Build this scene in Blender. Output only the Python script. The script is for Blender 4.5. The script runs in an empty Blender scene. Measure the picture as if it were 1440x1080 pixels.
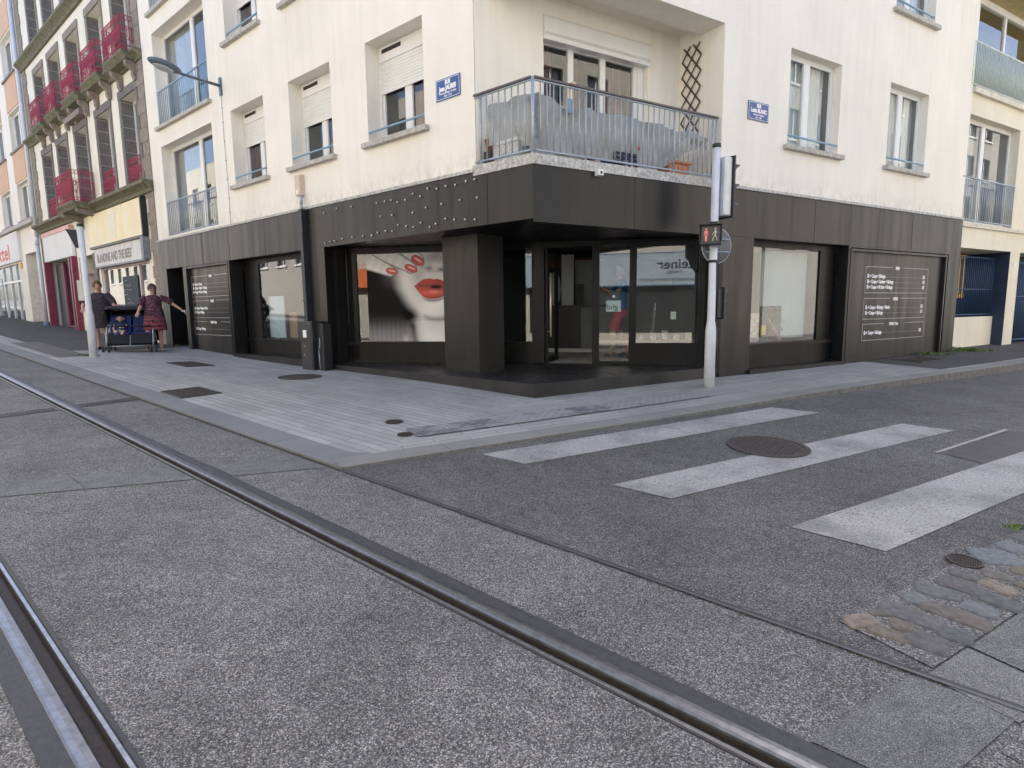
import bpy, bmesh, math, random
import numpy as np
from mathutils import Vector, Matrix
random.seed(7); R=math.radians
sc=bpy.context.scene; COL=sc.collection

# ---------------------------------------------------------------- camera
cam=bpy.data.objects.new('camera',bpy.data.cameras.new('camera')); COL.objects.link(cam)
r_=Vector((0.99992245,-0.00162655,-0.01234711)); u_=Vector((0.01245379,0.13059669,0.99135736)); f_=Vector((0,0.99143424,-0.13060682))
M=Matrix((r_,u_,-f_)).transposed().to_4x4(); M.translation=Vector((0,0,1.507))
cam.matrix_world=M; cam.data.sensor_width=36; cam.data.lens=20.216; cam.data.clip_start=.05; cam.data.clip_end=3000
sc.camera=cam
# ---------------------------------------------------------------- sky, sun, exposure
SUN_EL=R(48); SUN_AZ=R(8)
w=bpy.data.worlds.new('World'); sc.world=w; w.use_nodes=True
nt=w.node_tree; bg=nt.nodes['Background']; sk=nt.nodes.new('ShaderNodeTexSky'); sk.sky_type='NISHITA'; sk.sun_disc=False
sk.sun_elevation=SUN_EL; sk.sun_rotation=SUN_AZ; sk.air_density=.75; sk.dust_density=3.6; sk.ozone_density=1.0
nt.links.new(sk.outputs[0],bg.inputs[0]); bg.inputs[1].default_value=.13
sl=bpy.data.lights.new('sun','SUN'); sl.energy=4.6; sl.angle=R(.5); sl.color=(1,.95,.87)
so=bpy.data.objects.new('sun',sl); COL.objects.link(so)
SD=Vector((math.sin(SUN_AZ)*math.cos(SUN_EL),math.cos(SUN_AZ)*math.cos(SUN_EL),math.sin(SUN_EL)))
so.rotation_euler=SD.to_track_quat('Z','Y').to_euler(); so.location=(0,60,60)
vs=sc.view_settings; vs.view_transform='Standard'; vs.look='None'; vs.exposure=2.12; vs.gamma=1; vs.use_curve_mapping=False
sc.cycles.max_bounces=8; sc.cycles.diffuse_bounces=4; sc.cycles.glossy_bounces=4; sc.cycles.transparent_max_bounces=12
sc.cycles.sample_clamp_indirect=6

# ---------------------------------------------------------------- frames
C0=Vector((0.3052742,7.6850114,0.2870145)); ZZ=Vector((0,0,1))
a_=0.870681881; b_=1.04379192
class Fr:
    def __init__(s,o,d,n): s.o=Vector(o); s.d=Vector(d); s.n=Vector(n)
    def p(s,u,v,w): return s.o+s.d*u+s.n*v+ZZ*w
A=Fr(C0,(-math.sin(a_),math.cos(a_),0),(-math.cos(a_),-math.sin(a_),0))   # facade on the tram street, u runs away to the left
B=Fr(C0,(math.sin(b_),math.cos(b_),0),(math.cos(b_),-math.sin(b_),0))     # facade on the side street, u runs away to the right
_l=A.p(4.75,-.45,0); _r=B.p(3.45,-.3,0); _d=(_r-_l).normalized()
D=Fr(_l,_d,(_d.y,-_d.x,0)); DL=(_r-_l).length                              # recessed shop front
W=Fr((0,0,0),(1,0,0),(0,-1,0))
def uvB(P): q=P-C0; return q.dot(B.d),q.dot(B.n)
def uvA(P): q=P-C0; return q.dot(A.d),q.dot(A.n)
def sm(t): t=min(max(t,0),1); return t*t*(3-2*t)
def gz(x,y):
    rr=math.hypot(x,y); t=min(max((rr-7.7)/7,0),1)
    v=(x-C0.x)*A.n.x+(y-C0.y)*A.n.y; k=1-sm((v-.3)/2.9)   # the street itself keeps its even slope, only the pavements dip to the houses
    return -0.01348239*x+0.03788288*y-.125*t*t*(3-2*t)*k
def gP(P,dz=0): return Vector((P.x,P.y,gz(P.x,P.y)+dz))
def sm(t): t=min(max(t,0),1); return t*t*(3-2*t)
def pave(P): return .012+.11*sm((uvB(P)[0]-.3)/9.)    # pavement height above the road

# ---------------------------------------------------------------- materials
MT={}
def newmat(name):
    m=bpy.data.materials.new(name); m.use_nodes=True; nt=m.node_tree
    return m,nt,nt.nodes['Principled BSDF']
def nd(nt,t,**k):
    n=nt.nodes.new(t)
    for a,b in k.items():
        if a.startswith('i_'):
            key=a[2:]; key=int(key) if key.isdigit() else key.replace('_',' ')
            n.inputs[key].default_value=b
        else: setattr(n,a,b)
    return n
def coords(nt,sc_=(1,1,1),rot=0):
    tc=nd(nt,'ShaderNodeTexCoord'); mp=nd(nt,'ShaderNodeMapping'); mp.inputs['Scale'].default_value=sc_; mp.inputs['Rotation'].default_value=(0,0,rot)
    nt.links.new(tc.outputs['Object'],mp.inputs[0]); return mp.outputs[0]
def noise(nt,vec,scale,detail=4,rough=.6):
    n=nd(nt,'ShaderNodeTexNoise'); n.inputs['Scale'].default_value=scale; n.inputs['Detail'].default_value=detail; n.inputs['Roughness'].default_value=rough
    nt.links.new(vec,n.inputs['Vector']); return n.outputs['Fac']
def ramp(nt,fac,p0,c0,p1,c1,extra=()):
    n=nd(nt,'ShaderNodeValToRGB'); e=n.color_ramp.elements
    e[0].position=p0; e[0].color=(*c0,1); e[1].position=p1; e[1].color=(*c1,1)
    for p,c in extra: q=e.new(p); q.color=(*c,1)
    nt.links.new(fac,n.inputs[0]); return n.outputs[0]
def mixc(nt,fac,a,b,mode='MIX'):
    n=nd(nt,'ShaderNodeMix',data_type='RGBA',blend_type=mode)
    for s,v in ((0,fac),(6,a),(7,b)):
        if isinstance(v,(int,float)): n.inputs[s].default_value=v
        elif isinstance(v,tuple): n.inputs[s].default_value=(*v,1)
        else: nt.links.new(v,n.inputs[s])
    return n.outputs[2]
def bump(nt,h,strength,dist,bs):
    n=nd(nt,'ShaderNodeBump'); n.inputs['Strength'].default_value=strength; n.inputs['Distance'].default_value=dist
    nt.links.new(h,n.inputs['Height']); nt.links.new(n.outputs[0],bs.inputs['Normal']); return n
def g3(v): return (v,v,v)
def plain(name,col,rough=.6,var=.12,scale=6,metal=0,bmp=0,streak=False,spec=.5,detail=5):
    if name in MT: return MT[name]
    m,nt,bs=newmat(name); vec=coords(nt,(1,1,.12) if streak else (1,1,1))
    f=noise(nt,vec,scale,detail); c0=tuple(max(0,c*(1-var)) for c in col); c1=tuple(min(1,c*(1+var)) for c in col)
    c=ramp(nt,f,.3,c0,.7,c1); nt.links.new(c,bs.inputs['Base Color'])
    bs.inputs['Roughness'].default_value=rough; bs.inputs['Metallic'].default_value=metal; bs.inputs['Specular IOR Level'].default_value=spec
    if bmp: bump(nt,noise(nt,coords(nt),scale*6,3),bmp,.01,bs)
    MT[name]=m; return m
def m_stucco(name,col,st=.10,band=0):
    m,nt,bs=newmat(name); v1=coords(nt); vs_=coords(nt,(1,1,.07))
    c=ramp(nt,noise(nt,v1,.7,6),.3,tuple(x*.94 for x in col),.7,tuple(min(1,x*1.04) for x in col))
    s=ramp(nt,noise(nt,vs_,5,5,.65),.45,g3(1),.85,(1-st*1.1,1-st*1.25,1-st*1.6)); c=mixc(nt,1,c,s,'MULTIPLY')
    d=ramp(nt,noise(nt,v1,9,8,.7),.60,g3(1),.9,(.80,.78,.74)); c=mixc(nt,.6,c,d,'MULTIPLY')
    # splash dirt band above the shop ledge (height 3.4 to 3.9 m above the street), broken up by noise
    sx=nd(nt,'ShaderNodeSeparateXYZ'); nt.links.new(v1,sx.inputs[0]); mr=nd(nt,'ShaderNodeMapRange'); mr.inputs['From Min'].default_value=3.42; mr.inputs['From Max'].default_value=3.78; mr.inputs['To Min'].default_value=.62*band; mr.inputs['To Max'].default_value=.0; nt.links.new(sx.outputs[2],mr.inputs['Value'])
    n5=noise(nt,coords(nt,(1,1,.5)),11,6,.75); ad=nd(nt,'ShaderNodeMath',operation='MULTIPLY',use_clamp=True); nt.links.new(mr.outputs[0],ad.inputs[0]); nt.links.new(ramp(nt,n5,.42,g3(0),.62,g3(1)),ad.inputs[1]); c=mixc(nt,ad.outputs[0],c,(.42,.39,.34))
    cr=ramp(nt,noise(nt,coords(nt,(1,1,.05)),3.1,7,.7),.62,g3(1),.80,(.91,.89,.86)); c=mixc(nt,1,c,cr,'MULTIPLY')
    nt.links.new(c,bs.inputs['Base Color']); bs.inputs['Roughness'].default_value=.9; bs.inputs['Specular IOR Level'].default_value=.25
    bump(nt,noise(nt,v1,140,3),.25,.004,bs); return m
CREAM=m_stucco('cream_render',(.83,.79,.705),.08,.7); OPP=m_stucco('street_house_render',(.46,.43,.37)); OPP2=m_stucco('street_house_grey',(.36,.34,.31)); CREAM2=m_stucco('warm_render',(.76,.71,.58)); CREAM3=m_stucco('stone_house_render',(.80,.765,.66),.14)
PEACH=m_stucco('peach_render',(.66,.44,.31)); SHOPW=m_stucco('shop_white',(.76,.76,.74)); REVEAL=m_stucco('reveal_render',(.72,.68,.60))
def m_clad(name,base=.030,spec=.5):
    m,nt,bs=newmat(name); vs_=coords(nt,(1,1,.045)); v=coords(nt)
    c=ramp(nt,noise(nt,vs_,4,6,.65),.3,(base*.78,base*.79,base*.81),.75,(base*1.22,base*1.22,base*1.23))
    pz=ramp(nt,noise(nt,coords(nt,(1,1,.35)),1.6,5),.40,g3(.85),.72,(1.9,1.85,1.8)); c=mixc(nt,1,c,pz,'MULTIPLY')
    sp=ramp(nt,noise(nt,v,14,6,.7),.66,g3(0),.74,g3(1)); c=mixc(nt,mixf(nt,sp,.22),c,(.10,.10,.105))
    nt.links.new(c,bs.inputs['Base Color']); r=ramp(nt,noise(nt,vs_,6,4),.3,g3(.28),.7,g3(.50)); nt.links.new(r,bs.inputs['Roughness'])
    bs.inputs['Specular IOR Level'].default_value=spec
    bump(nt,noise(nt,coords(nt,(1,1,.3)),2.5,2),.10,.02,bs); return m
def mixf(nt,fac,k):
    n=nd(nt,'ShaderNodeMath',operation='MULTIPLY'); nt.links.new(fac,n.inputs[0]); n.inputs[1].default_value=k; return n.outputs[0]
CLAD=m_clad('black_cladding',.011,.36); CLADD=m_clad('black_joinery',.007,.22)
angA0=math.atan2(A.d.y,A.d.x)
def m_aggr(name,lo,hi,warm=(1,1,1),scale=95,blotch=(.82,1.15),b=.5):
    m,nt,bs=newmat(name); v=coords(nt)
    vo=nd(nt,'ShaderNodeTexVoronoi'); vo.inputs['Scale'].default_value=scale; nt.links.new(v,vo.inputs['Vector'])
    sep=nd(nt,'ShaderNodeSeparateColor'); nt.links.new(vo.outputs['Color'],sep.inputs[0])
    c=ramp(nt,sep.outputs[0],.05,tuple(lo*x for x in warm),.95,tuple(hi*1.1*x for x in warm),[(.55,tuple((lo*.6+hi*.4)*x for x in warm)),(.82,(hi*.86,hi*.80,hi*.74))])
    e=ramp(nt,vo.outputs['Distance'],.28,g3(1),.62,g3(.42)); c=mixc(nt,1,c,e,'MULTIPLY')
    f2=ramp(nt,noise(nt,v,240,2),.3,g3(.7),.7,g3(1.3)); c=mixc(nt,.7,c,f2,'MULTIPLY')
    f3=ramp(nt,noise(nt,v,.9,7,.62),.3,g3(blotch[0]),.7,g3(blotch[1])); c=mixc(nt,1,c,f3,'MULTIPLY')
    vb=nd(nt,'ShaderNodeTexVoronoi'); vb.inputs['Scale'].default_value=scale*.42; nt.links.new(v,vb.inputs['Vector']); sb=nd(nt,'ShaderNodeSeparateColor'); nt.links.new(vb.outputs['Color'],sb.inputs[0])
    pb=mixc(nt,1,ramp(nt,sb.outputs[1],.90,g3(0),.93,g3(1)),ramp(nt,vb.outputs['Distance'],.28,g3(1),.36,g3(0)),'MULTIPLY'); c=mixc(nt,mixf(nt,pb,.7),c,(hi*1.15,hi*1.05,hi*.93))
    ft=ramp(nt,noise(nt,coords(nt,(.25,1.6,1),-angA0),1.5,5,.6),.35,g3(.93),.65,g3(1.05)); c=mixc(nt,1,c,ft,'MULTIPLY')
    st=ramp(nt,noise(nt,v,2.7,5,.55),.68,g3(1),.76,g3(.66)); c=mixc(nt,1,c,st,'MULTIPLY')
    f4=ramp(nt,noise(nt,v,9,5,.6),.3,g3(.84),.7,g3(1.14)); c=mixc(nt,1,c,f4,'MULTIPLY')
    nt.links.new(c,bs.inputs['Base Color']); bs.inputs['Roughness'].default_value=.85; bs.inputs['Specular IOR Level'].default_value=.3
    bump(nt,vo.outputs['Distance'],-b,.006,bs) if False else bump(nt,e,b,.004,bs); return m
TRAM=m_aggr('tram_street_aggregate',.090,.37,(1,.975,.945),175,(.70,1.2)); ROAD=m_aggr('side_street_asphalt',.068,.27,(1,.97,.935),170,(.74,1.2)); ASPH=m_aggr('pavement_asphalt',.07,.16,(1,.95,.9),140)
def m_slab(name,col,bw,bh,rot,mort=.006,mortc=.05,var=.16,off=.5,scale=1,speck=.12):
    m,nt,bs=newmat(name); v=coords(nt,(1,1,1),rot)
    br=nd(nt,'ShaderNodeTexBrick'); br.offset=off; br.inputs['Scale'].default_value=1
    br.inputs['Brick Width'].default_value=bw; br.inputs['Row Height'].default_value=bh; br.inputs['Mortar Size'].default_value=mort; br.inputs['Mortar Smooth'].default_value=.3; br.inputs['Bias'].default_value=0
    br.inputs['Color1'].default_value=(*[c*(1-var) for c in col],1); br.inputs['Color2'].default_value=(*[c*(1+var) for c in col],1); br.inputs['Mortar'].default_value=(*g3(mortc),1)
    nt.links.new(v,br.inputs['Vector']); c=br.outputs['Color']
    n1=ramp(nt,noise(nt,coords(nt),1.1,7,.65),.3,g3(.80),.7,g3(1.12)); c=mixc(nt,1,c,n1,'MULTIPLY')
    n2=ramp(nt,noise(nt,coords(nt),180,2),.3,g3(1-speck),.7,g3(1+speck)); c=mixc(nt,1,c,n2,'MULTIPLY')
    sp=ramp(nt,noise(nt,coords(nt),7,6,.75),.68,g3(1),.78,g3(.62)); c=mixc(nt,.7,c,sp,'MULTIPLY')
    nt.links.new(c,bs.inputs['Base Color']); bs.inputs['Roughness'].default_value=.8; bs.inputs['Specular IOR Level'].default_value=.35
    inv=nd(nt,'ShaderNodeMath',operation='SUBTRACT'); inv.inputs[0].default_value=1; nt.links.new(br.outputs['Fac'],inv.inputs[1]); bump(nt,inv.outputs[0],.5,.004,bs); return m
angA=math.atan2(A.d.y,A.d.x); angB=math.atan2(B.d.y,B.d.x)
PAVA=m_slab('paver_planks_tram_side',(.29,.283,.27),.80,.105,-angA,.005,.11,.10); PAVB=m_slab('paver_planks_side_street',(.29,.28,.265),.70,.10,-angB,.005,.11,.10)
GRAN=m_slab('granite_kerb',(.165,.165,.165),1.05,40,-angA,.004,.06,.06,0); GRANB=m_slab('granite_kerb_side',(.21,.205,.19),1.05,40,-angB,.004,.06,.06,0)
GRBL=m_aggr('granite_band',.17,.29,(.93,.96,.95),230,(.80,1.1),.25); GRBL2=m_aggr('granite_band_pale',.19,.31,(.96,.97,.95),230,(.80,1.1),.25)
def m_paint():
    m,nt,bs=newmat('road_paint'); v=coords(nt)
    vo=nd(nt,'ShaderNodeTexVoronoi'); vo.inputs['Scale'].default_value=95; nt.links.new(v,vo.inputs['Vector'])
    mus=noise(nt,v,75,4,.6); msk=ramp(nt,mus,.36,g3(0),.46,g3(1)); bl=noise(nt,coords(nt,(1,1,1),-angB),1.6,6,.7)
    wear=ramp(nt,bl,.36,g3(.25),.62,g3(1)); mm=mixc(nt,1,msk,wear,'MULTIPLY')
    base=ramp(nt,vo.outputs['Distance'],.1,g3(.17),.5,g3(.06)); pc=ramp(nt,noise(nt,v,2.2,6),.3,(.29,.28,.265),.7,(.36,.345,.33))
    s=ramp(nt,mus,.36,g3(.5),.5,g3(1)); pc=mixc(nt,.8,pc,s,'MULTIPLY')
    c=mixc(nt,mixadd(nt,mm,.22),base,pc); nt.links.new(c,bs.inputs['Base Color']); bs.inputs['Roughness'].default_value=.75; bump(nt,mus,.5,.004,bs); return m
def mixadd(nt,fac,k):
    n=nd(nt,'ShaderNodeMath',operation='ADD',use_clamp=True); nt.links.new(fac,n.inputs[0]); n.inputs[1].default_value=k; return n.outputs[0]
PAINT=m_paint()
def m_glass(name,tint=(.86,.9,.9),ior=1.75,rough=.0):
    m=bpy.data.materials.new(name); m.use_nodes=True; nt=m.node_tree; nt.nodes.remove(nt.nodes['Principled BSDF'])
    o=nt.nodes['Material Output']; t=nd(nt,'ShaderNodeBsdfTransparent'); t.inputs[0].default_value=(*tint,1)
    g=nd(nt,'ShaderNodeBsdfGlossy'); g.inputs['Roughness'].default_value=rough; g.inputs['Color'].default_value=(.95,.97,1,1)
    f=nd(nt,'ShaderNodeFresnel'); ge=nd(nt,'ShaderNodeNewGeometry'); mr=nd(nt,'ShaderNodeMapRange'); mr.inputs['To Min'].default_value=ior; mr.inputs['To Max'].default_value=1/ior; nt.links.new(ge.outputs['Backfacing'],mr.inputs['Value']); nt.links.new(mr.outputs[0],f.inputs[0]); mx=nd(nt,'ShaderNodeMixShader')
    v=coords(nt); b=nd(nt,'ShaderNodeBump'); b.inputs['Strength'].default_value=.03; b.inputs['Distance'].default_value=.004; nt.links.new(noise(nt,v,1.3,1),b.inputs['Height']); nt.links.new(b.outputs[0],g.inputs['Normal'])
    nt.links.new(f.outputs[0],mx.inputs[0]); nt.links.new(t.outputs[0],mx.inputs[1]); nt.links.new(g.outputs[0],mx.inputs[2]); nt.links.new(mx.outputs[0],o.inputs[0]); return m
GLASS=m_glass('window_glass',ior=1.8); SHOPG=m_glass('shop_glass',ior=1.95); TINTG=m_glass('far_glass',(.6,.66,.68),1.95)
WHITE=plain('white_pvc',(.74,.74,.72),.4,.05,3); SHUT=plain('shutter_slat',(.74,.73,.69),.45,.05,2); CONC=plain('sill_concrete',(.44,.42,.38),.85,.28,14,bmp=.3)
CONCD=plain('weathered_ledge',(.46,.45,.42),.9,.45,22,bmp=.4); BLUE=plain('blue_painted_rail',(.22,.36,.48),.4,.12,9); STEEL=plain('galvanised_rail',(.36,.41,.46),.4,.15,20,metal=.35)
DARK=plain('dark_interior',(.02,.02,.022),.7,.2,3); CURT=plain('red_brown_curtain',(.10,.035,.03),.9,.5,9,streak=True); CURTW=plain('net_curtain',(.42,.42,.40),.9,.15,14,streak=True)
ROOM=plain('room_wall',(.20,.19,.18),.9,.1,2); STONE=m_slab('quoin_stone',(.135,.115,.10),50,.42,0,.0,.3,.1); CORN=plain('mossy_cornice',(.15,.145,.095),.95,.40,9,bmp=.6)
RED=plain('magenta_ironwork',(.34,.016,.055),.4,.15,12); BLK=plain('black_plastic',(.016,.017,.019),.45,.2,12); BLKM=plain('signal_housing',(.018,.02,.026),.5,.15,12)
POLE=plain('pale_painted_pole',(.62,.64,.67),.42,.08,5); ALU=plain('aluminium_back',(.50,.52,.55),.38,.12,5,metal=.4); LAMPG=plain('grey_lamp_housing',(.10,.14,.17),.4,.15,5); 
NAVY=plain('navy_paint',(.018,.03,.065),.6,.15,5); NBLUE=plain('blue_gate_paint',(.03,.075,.17),.5,.15,8); YEL=plain('yellow_frame',(.62,.40,.07),.6,.1,8); IRON=plain('cast_iron',(.048,.040,.038),.65,.25,30,metal=.3,bmp=.3)
SIGNB=plain('enamel_blue',(.018,.075,.27),.25,.12,4); TXTW=plain('white_lettering',(.80,.80,.80),.5,.03,5); TXTK=plain('black_lettering',(.02,.02,.025),.5,.05,5); LINE=plain('grey_lines',(.34,.34,.34),.5,.05,5)
RUB=plain('rail_rubber',(.033,.033,.036),.62,.3,40,bmp=.4); GROOVE=plain('rusty_groove',(.035,.024,.018),.7,.4,40,bmp=.3)
def m_rail():
    m,nt,bs=newmat('polished_rail'); c=ramp(nt,noise(nt,coords(nt,(1,1,1),-angA),30,3),.3,(.13,.135,.145),.7,(.20,.205,.22)); nt.links.new(c,bs.inputs['Base Color'])
    bs.inputs['Metallic'].default_value=1; r=ramp(nt,noise(nt,coords(nt),12,5),.3,g3(.30),.7,g3(.46)); nt.links.new(r,bs.inputs['Roughness']); return m
RAILM=m_rail()

# ---------------------------------------------------------------- mesh helpers
def base_of(P): 
    return Vector(P)
class MB:
    def __init__(s): s.v=[]; s.f=[]; s.mi=[]; s.sm=[]; s.cur=0
    def add(s,vs,fs,smooth=False):
        o=len(s.v); s.v+= [Vector(x) for x in vs]; s.f+=[tuple(i+o for i in f) for f in fs]; s.mi+=[s.cur]*len(fs); s.sm+=[smooth]*len(fs); return s
    def quad(s,a,b,c,d): return s.add([a,b,c,d],[(0,1,2,3)])
    def box(s,F,u0,u1,v0,v1,w0,w1):
        P=[F.p(u,v,w) for w in (w0,w1) for v in (v0,v1) for u in (u0,u1)]
        return s.add(P,[(0,1,3,2),(4,6,7,5),(0,4,5,1),(2,3,7,6),(0,2,6,4),(1,5,7,3)])
    def bar(s,a,b,r,n=8,r2=None,caps=True):
        a=Vector(a);b=Vector(b); d=b-a
        if d.length<1e-6: return s
        q=d.to_track_quat('Z','Y'); X=q@Vector((1,0,0)); Y=q@Vector((0,1,0)); r2=r if r2 is None else r2
        V=[p+X*(rr*math.cos(2*math.pi*i/n))+Y*(rr*math.sin(2*math.pi*i/n)) for p,rr in ((a,r),(b,r2)) for i in range(n)]
        fs=[(i,(i+1)%n,n+(i+1)%n,n+i) for i in range(n)]
        s.add(V,fs,n>5)
        if caps: o=len(s.v)-2*n; s.f+=[tuple(o+i for i in range(n))[::-1],tuple(o+n+i for i in range(n))]; s.mi+=[s.cur]*2; s.sm+=[False]*2
        return s
    def path(s,pts,r,n=8):
        for i in range(len(pts)-1): s.bar(pts[i],pts[i+1],r,n)
        return s
    def lathe(s,c,prof,n=20,ax=None):
        ax=Vector(ax).normalized() if ax is not None else ZZ; q=ax.to_track_quat('Z','Y'); X=q@Vector((1,0,0)); Y=q@Vector((0,1,0)); c=Vector(c)
        V=[c+ax*z+X*(r*math.cos(2*math.pi*i/n))+Y*(r*math.sin(2*math.pi*i/n)) for r,z in prof for i in range(n)]
        fs=[(k*n+i,k*n+(i+1)%n,(k+1)*n+(i+1)%n,(k+1)*n+i) for k in range(len(prof)-1) for i in range(n)]
        fs+=[tuple(range(n))[::-1],tuple((len(prof)-1)*n+i for i in range(n))]
        return s.add(V,fs,True)
    def ell(s,c,rx,ry,rz,q=None,n=16,m=10):
        V=[];fs=[]
        for j in range(m+1):
            t=math.pi*j/m
            for i in range(n):
                p=2*math.pi*i/n; P=Vector((rx*math.sin(t)*math.cos(p),ry*math.sin(t)*math.sin(p),rz*math.cos(t)))
                if q: P=q@P
                V.append(Vector(c)+P)
        for j in range(m):
            for i in range(n): fs.append((j*n+i,(j+1)*n+i,(j+1)*n+(i+1)%n,j*n+(i+1)%n))
        return s.add(V,fs,True)
    def prism(s,poly,d):
        n=len(poly); d=Vector(d); V=[Vector(p) for p in poly]+[Vector(p)+d for p in poly]
        return s.add(V,[tuple(range(n))[::-1],tuple(range(n,2*n))]+[(i,(i+1)%n,n+(i+1)%n,n+i) for i in range(n)])
def mk(name,mb,mat,parent=None,bevel=0,base=None):
    me=bpy.data.meshes.new(name); off=Vector(parent['_b']) if parent is not None and '_b' in parent else Vector((0,0,0))
    me.from_pydata([tuple(v) for v in mb.v],[],mb.f)
    for m in (mat if isinstance(mat,(list,tuple)) else [mat]): me.materials.append(m)
    me.polygons.foreach_set('material_index',mb.mi); me.polygons.foreach_set('use_smooth',mb.sm); me.update()
    bm=bmesh.new(); bm.from_mesh(me)
    if bevel: bmesh.ops.remove_doubles(bm,verts=bm.verts,dist=1e-5)
    bmesh.ops.recalc_face_normals(bm,faces=bm.faces); bm.to_mesh(me); bm.free()
    o=bpy.data.objects.new(name,me); COL.objects.link(o)
    if bevel:
        md=o.modifiers.new('bevel','BEVEL'); md.width=bevel; md.segments=2; md.limit_method='ANGLE'
    if parent is not None:
        o.parent=parent; 
        # parents are unrotated Empties: shift back so that mesh coordinates stay world coordinates
        if parent.get('_b') is not None: o.location=-off
        else: pass
    return o
def thing(name,label,cat,P,group=None):
    o=bpy.data.objects.new(name,None); COL.objects.link(o); o.location=Vector(P); o['_b']=list(P); o['label']=label; o['category']=cat; o.empty_display_size=.1
    if group: o['group']=group
    return o
def tag(o,label=None,cat=None,group=None,kind=None):
    if label:o['label']=label
    if cat:o['category']=cat
    if group:o['group']=group
    if kind:o['kind']=kind
    return o
def struct(name,mb,mat,**k): return tag(mk(name,mb,mat,**k),kind='structure')
def wall(mb,F,u0,u1,w0,w1,holes,v=0,depth=.3):
    """front face with rectangular openings and their reveals; hole=(u0,u1,w0,w1[,depth])"""
    us=sorted({u0,u1,*[h[0] for h in holes],*[h[1] for h in holes]}); ws=sorted({w0,w1,*[h[2] for h in holes],*[h[3] for h in holes]})
    us=[u for u in us if u0<=u<=u1]; ws=[x for x in ws if w0<=x<=w1]
    for i in range(len(us)-1):
        for j in range(len(ws)-1):
            cu=(us[i]+us[i+1])/2; cw=(ws[j]+ws[j+1])/2
            if any(h[0]<cu<h[1] and h[2]<cw<h[3] for h in holes): continue
            mb.quad(F.p(us[i],v,ws[j]),F.p(us[i+1],v,ws[j]),F.p(us[i+1],v,ws[j+1]),F.p(us[i],v,ws[j+1]))
    for h in holes:
        d=h[4] if len(h)>4 else depth; x0,x1,y0,y1=h[:4]; y0=max(y0,w0); y1=min(y1,w1)
        for p,q in (((x0,y0),(x0,y1)),((x0,y1),(x1,y1)),((x1,y1),(x1,y0)),((x1,y0),(x0,y0))):
            if p[1]==q[1]==w0 and h[2]<=w0: continue
            if p[0]==q[0] and (p[0]<=u0 or p[0]>=u1): continue
            mb.quad(F.p(p[0],v,p[1]),F.p(q[0],v,q[1]),F.p(q[0],v-d,q[1]),F.p(p[0],v-d,p[1]))
def room(mb,F,u0,u1,w0,w1,v0,v1):
    u0+=.004;u1-=.004;w0+=.004;w1-=.004
    P=lambda u,v,w:F.p(u,v,w)
    mb.quad(P(u0,v1,w0),P(u1,v1,w0),P(u1,v1,w1),P(u0,v1,w1))
    for (a,b) in (((u0,w0),(u0,w1)),((u0,w1),(u1,w1)),((u1,w1),(u1,w0)),((u1,w0),(u0,w0))):
        mb.quad(P(a[0],v0,a[1]),P(b[0],v0,b[1]),P(b[0],v1,b[1]),P(a[0],v1,a[1]))
FONT={}
def text(s,F,u,v,w,size,mat,parent=None,name='lettering',dirn=1,xs=1,bold=0,align='LEFT',mirror=False,slant=0,depth=.002,mb_off=None):
    cu=bpy.data.curves.new('t','FONT'); cu.body=s; cu.size=size; cu.align_x=align; cu.offset=bold; cu.extrude=depth/2; cu.shear=slant; cu.resolution_u=3
    o=bpy.data.objects.new('t',cu); COL.objects.link(o); bpy.context.view_layer.update()
    dg=bpy.context.evaluated_depsgraph_get(); me=bpy.data.meshes.new_from_object(o.evaluated_get(dg)); bpy.data.objects.remove(o); 
    mb=MB(); vs=[]
    for q in me.vertices:
        x=q.co.x*xs*(-1 if mirror else 1); vs.append(F.p(u+dirn*x,v+q.co.z+depth/2+.001,w+q.co.y))
    mb.add(vs,[tuple(p.vertices) for p in me.polygons]); bpy.data.meshes.remove(me)
    return mb
def lettering(items,mat,parent,name='lettering'):
    mb=MB()
    for it in items: mb.add(it.v,it.f)
    return mk(name,mb,mat,parent)

# ---------------------------------------------------------------- ground
def patch(name,fn,nu,nv,mat,kind='structure'):
    mb=MB(); V=[fn(i/nu,j/nv) for j in range(nv+1) for i in range(nu+1)]
    mb.add(V,[(j*(nu+1)+i,j*(nu+1)+i+1,(j+1)*(nu+1)+i+1,(j+1)*(nu+1)+i) for j in range(nv) for i in range(nu)],True)
    o=mk(name,mb,mat); o['kind']=kind; return o
def AV(u,v): 
    q=A.p(u,v,0); return q
K=A.p(-.65,3.45,0)
def lin(a,b,t): return a+(b-a)*t
def lerpq(x): # dense near the camera, coarse far
    return x
g=MB(); g.quad(*[Vector((x,y,-.9+(-.0135*x+.0379*y)*(.5))) for x,y in ((-400,-400),(400,-400),(400,400),(-400,400))]); struct('ground',g,ASPH)
def strip_v(name,v0,v1,u0,u1,dz,mat,nu=160,nv=4,F=A):
    def fn(s,t):
        u=u0+(u1-u0)*s; return gP(F.p(u,v0+(v1-v0)*t,0),dz)
    return patch(name,fn,nu,nv,mat)
strip_v('tram_road',3.45,4.105,-30,90,0,TRAM,240,2)
strip_v('tram_road_middle',4.323,5.567,-30,90,0,TRAM,240,3)
strip_v('tram_road_outer',5.785,13,-30,90,0,TRAM,240,12)
strip_v('far_pavement',13,17,-30,90,.06,ASPH,120,3)
# side street (parallelogram with one edge on the joint, one on the kerb)
def rd(s,t):
    P=K+B.d*(t*70-0)-A.d*(s*12-.0); return gP(P,0)
o=patch('side_road',rd,40,200,ROAD)
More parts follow.
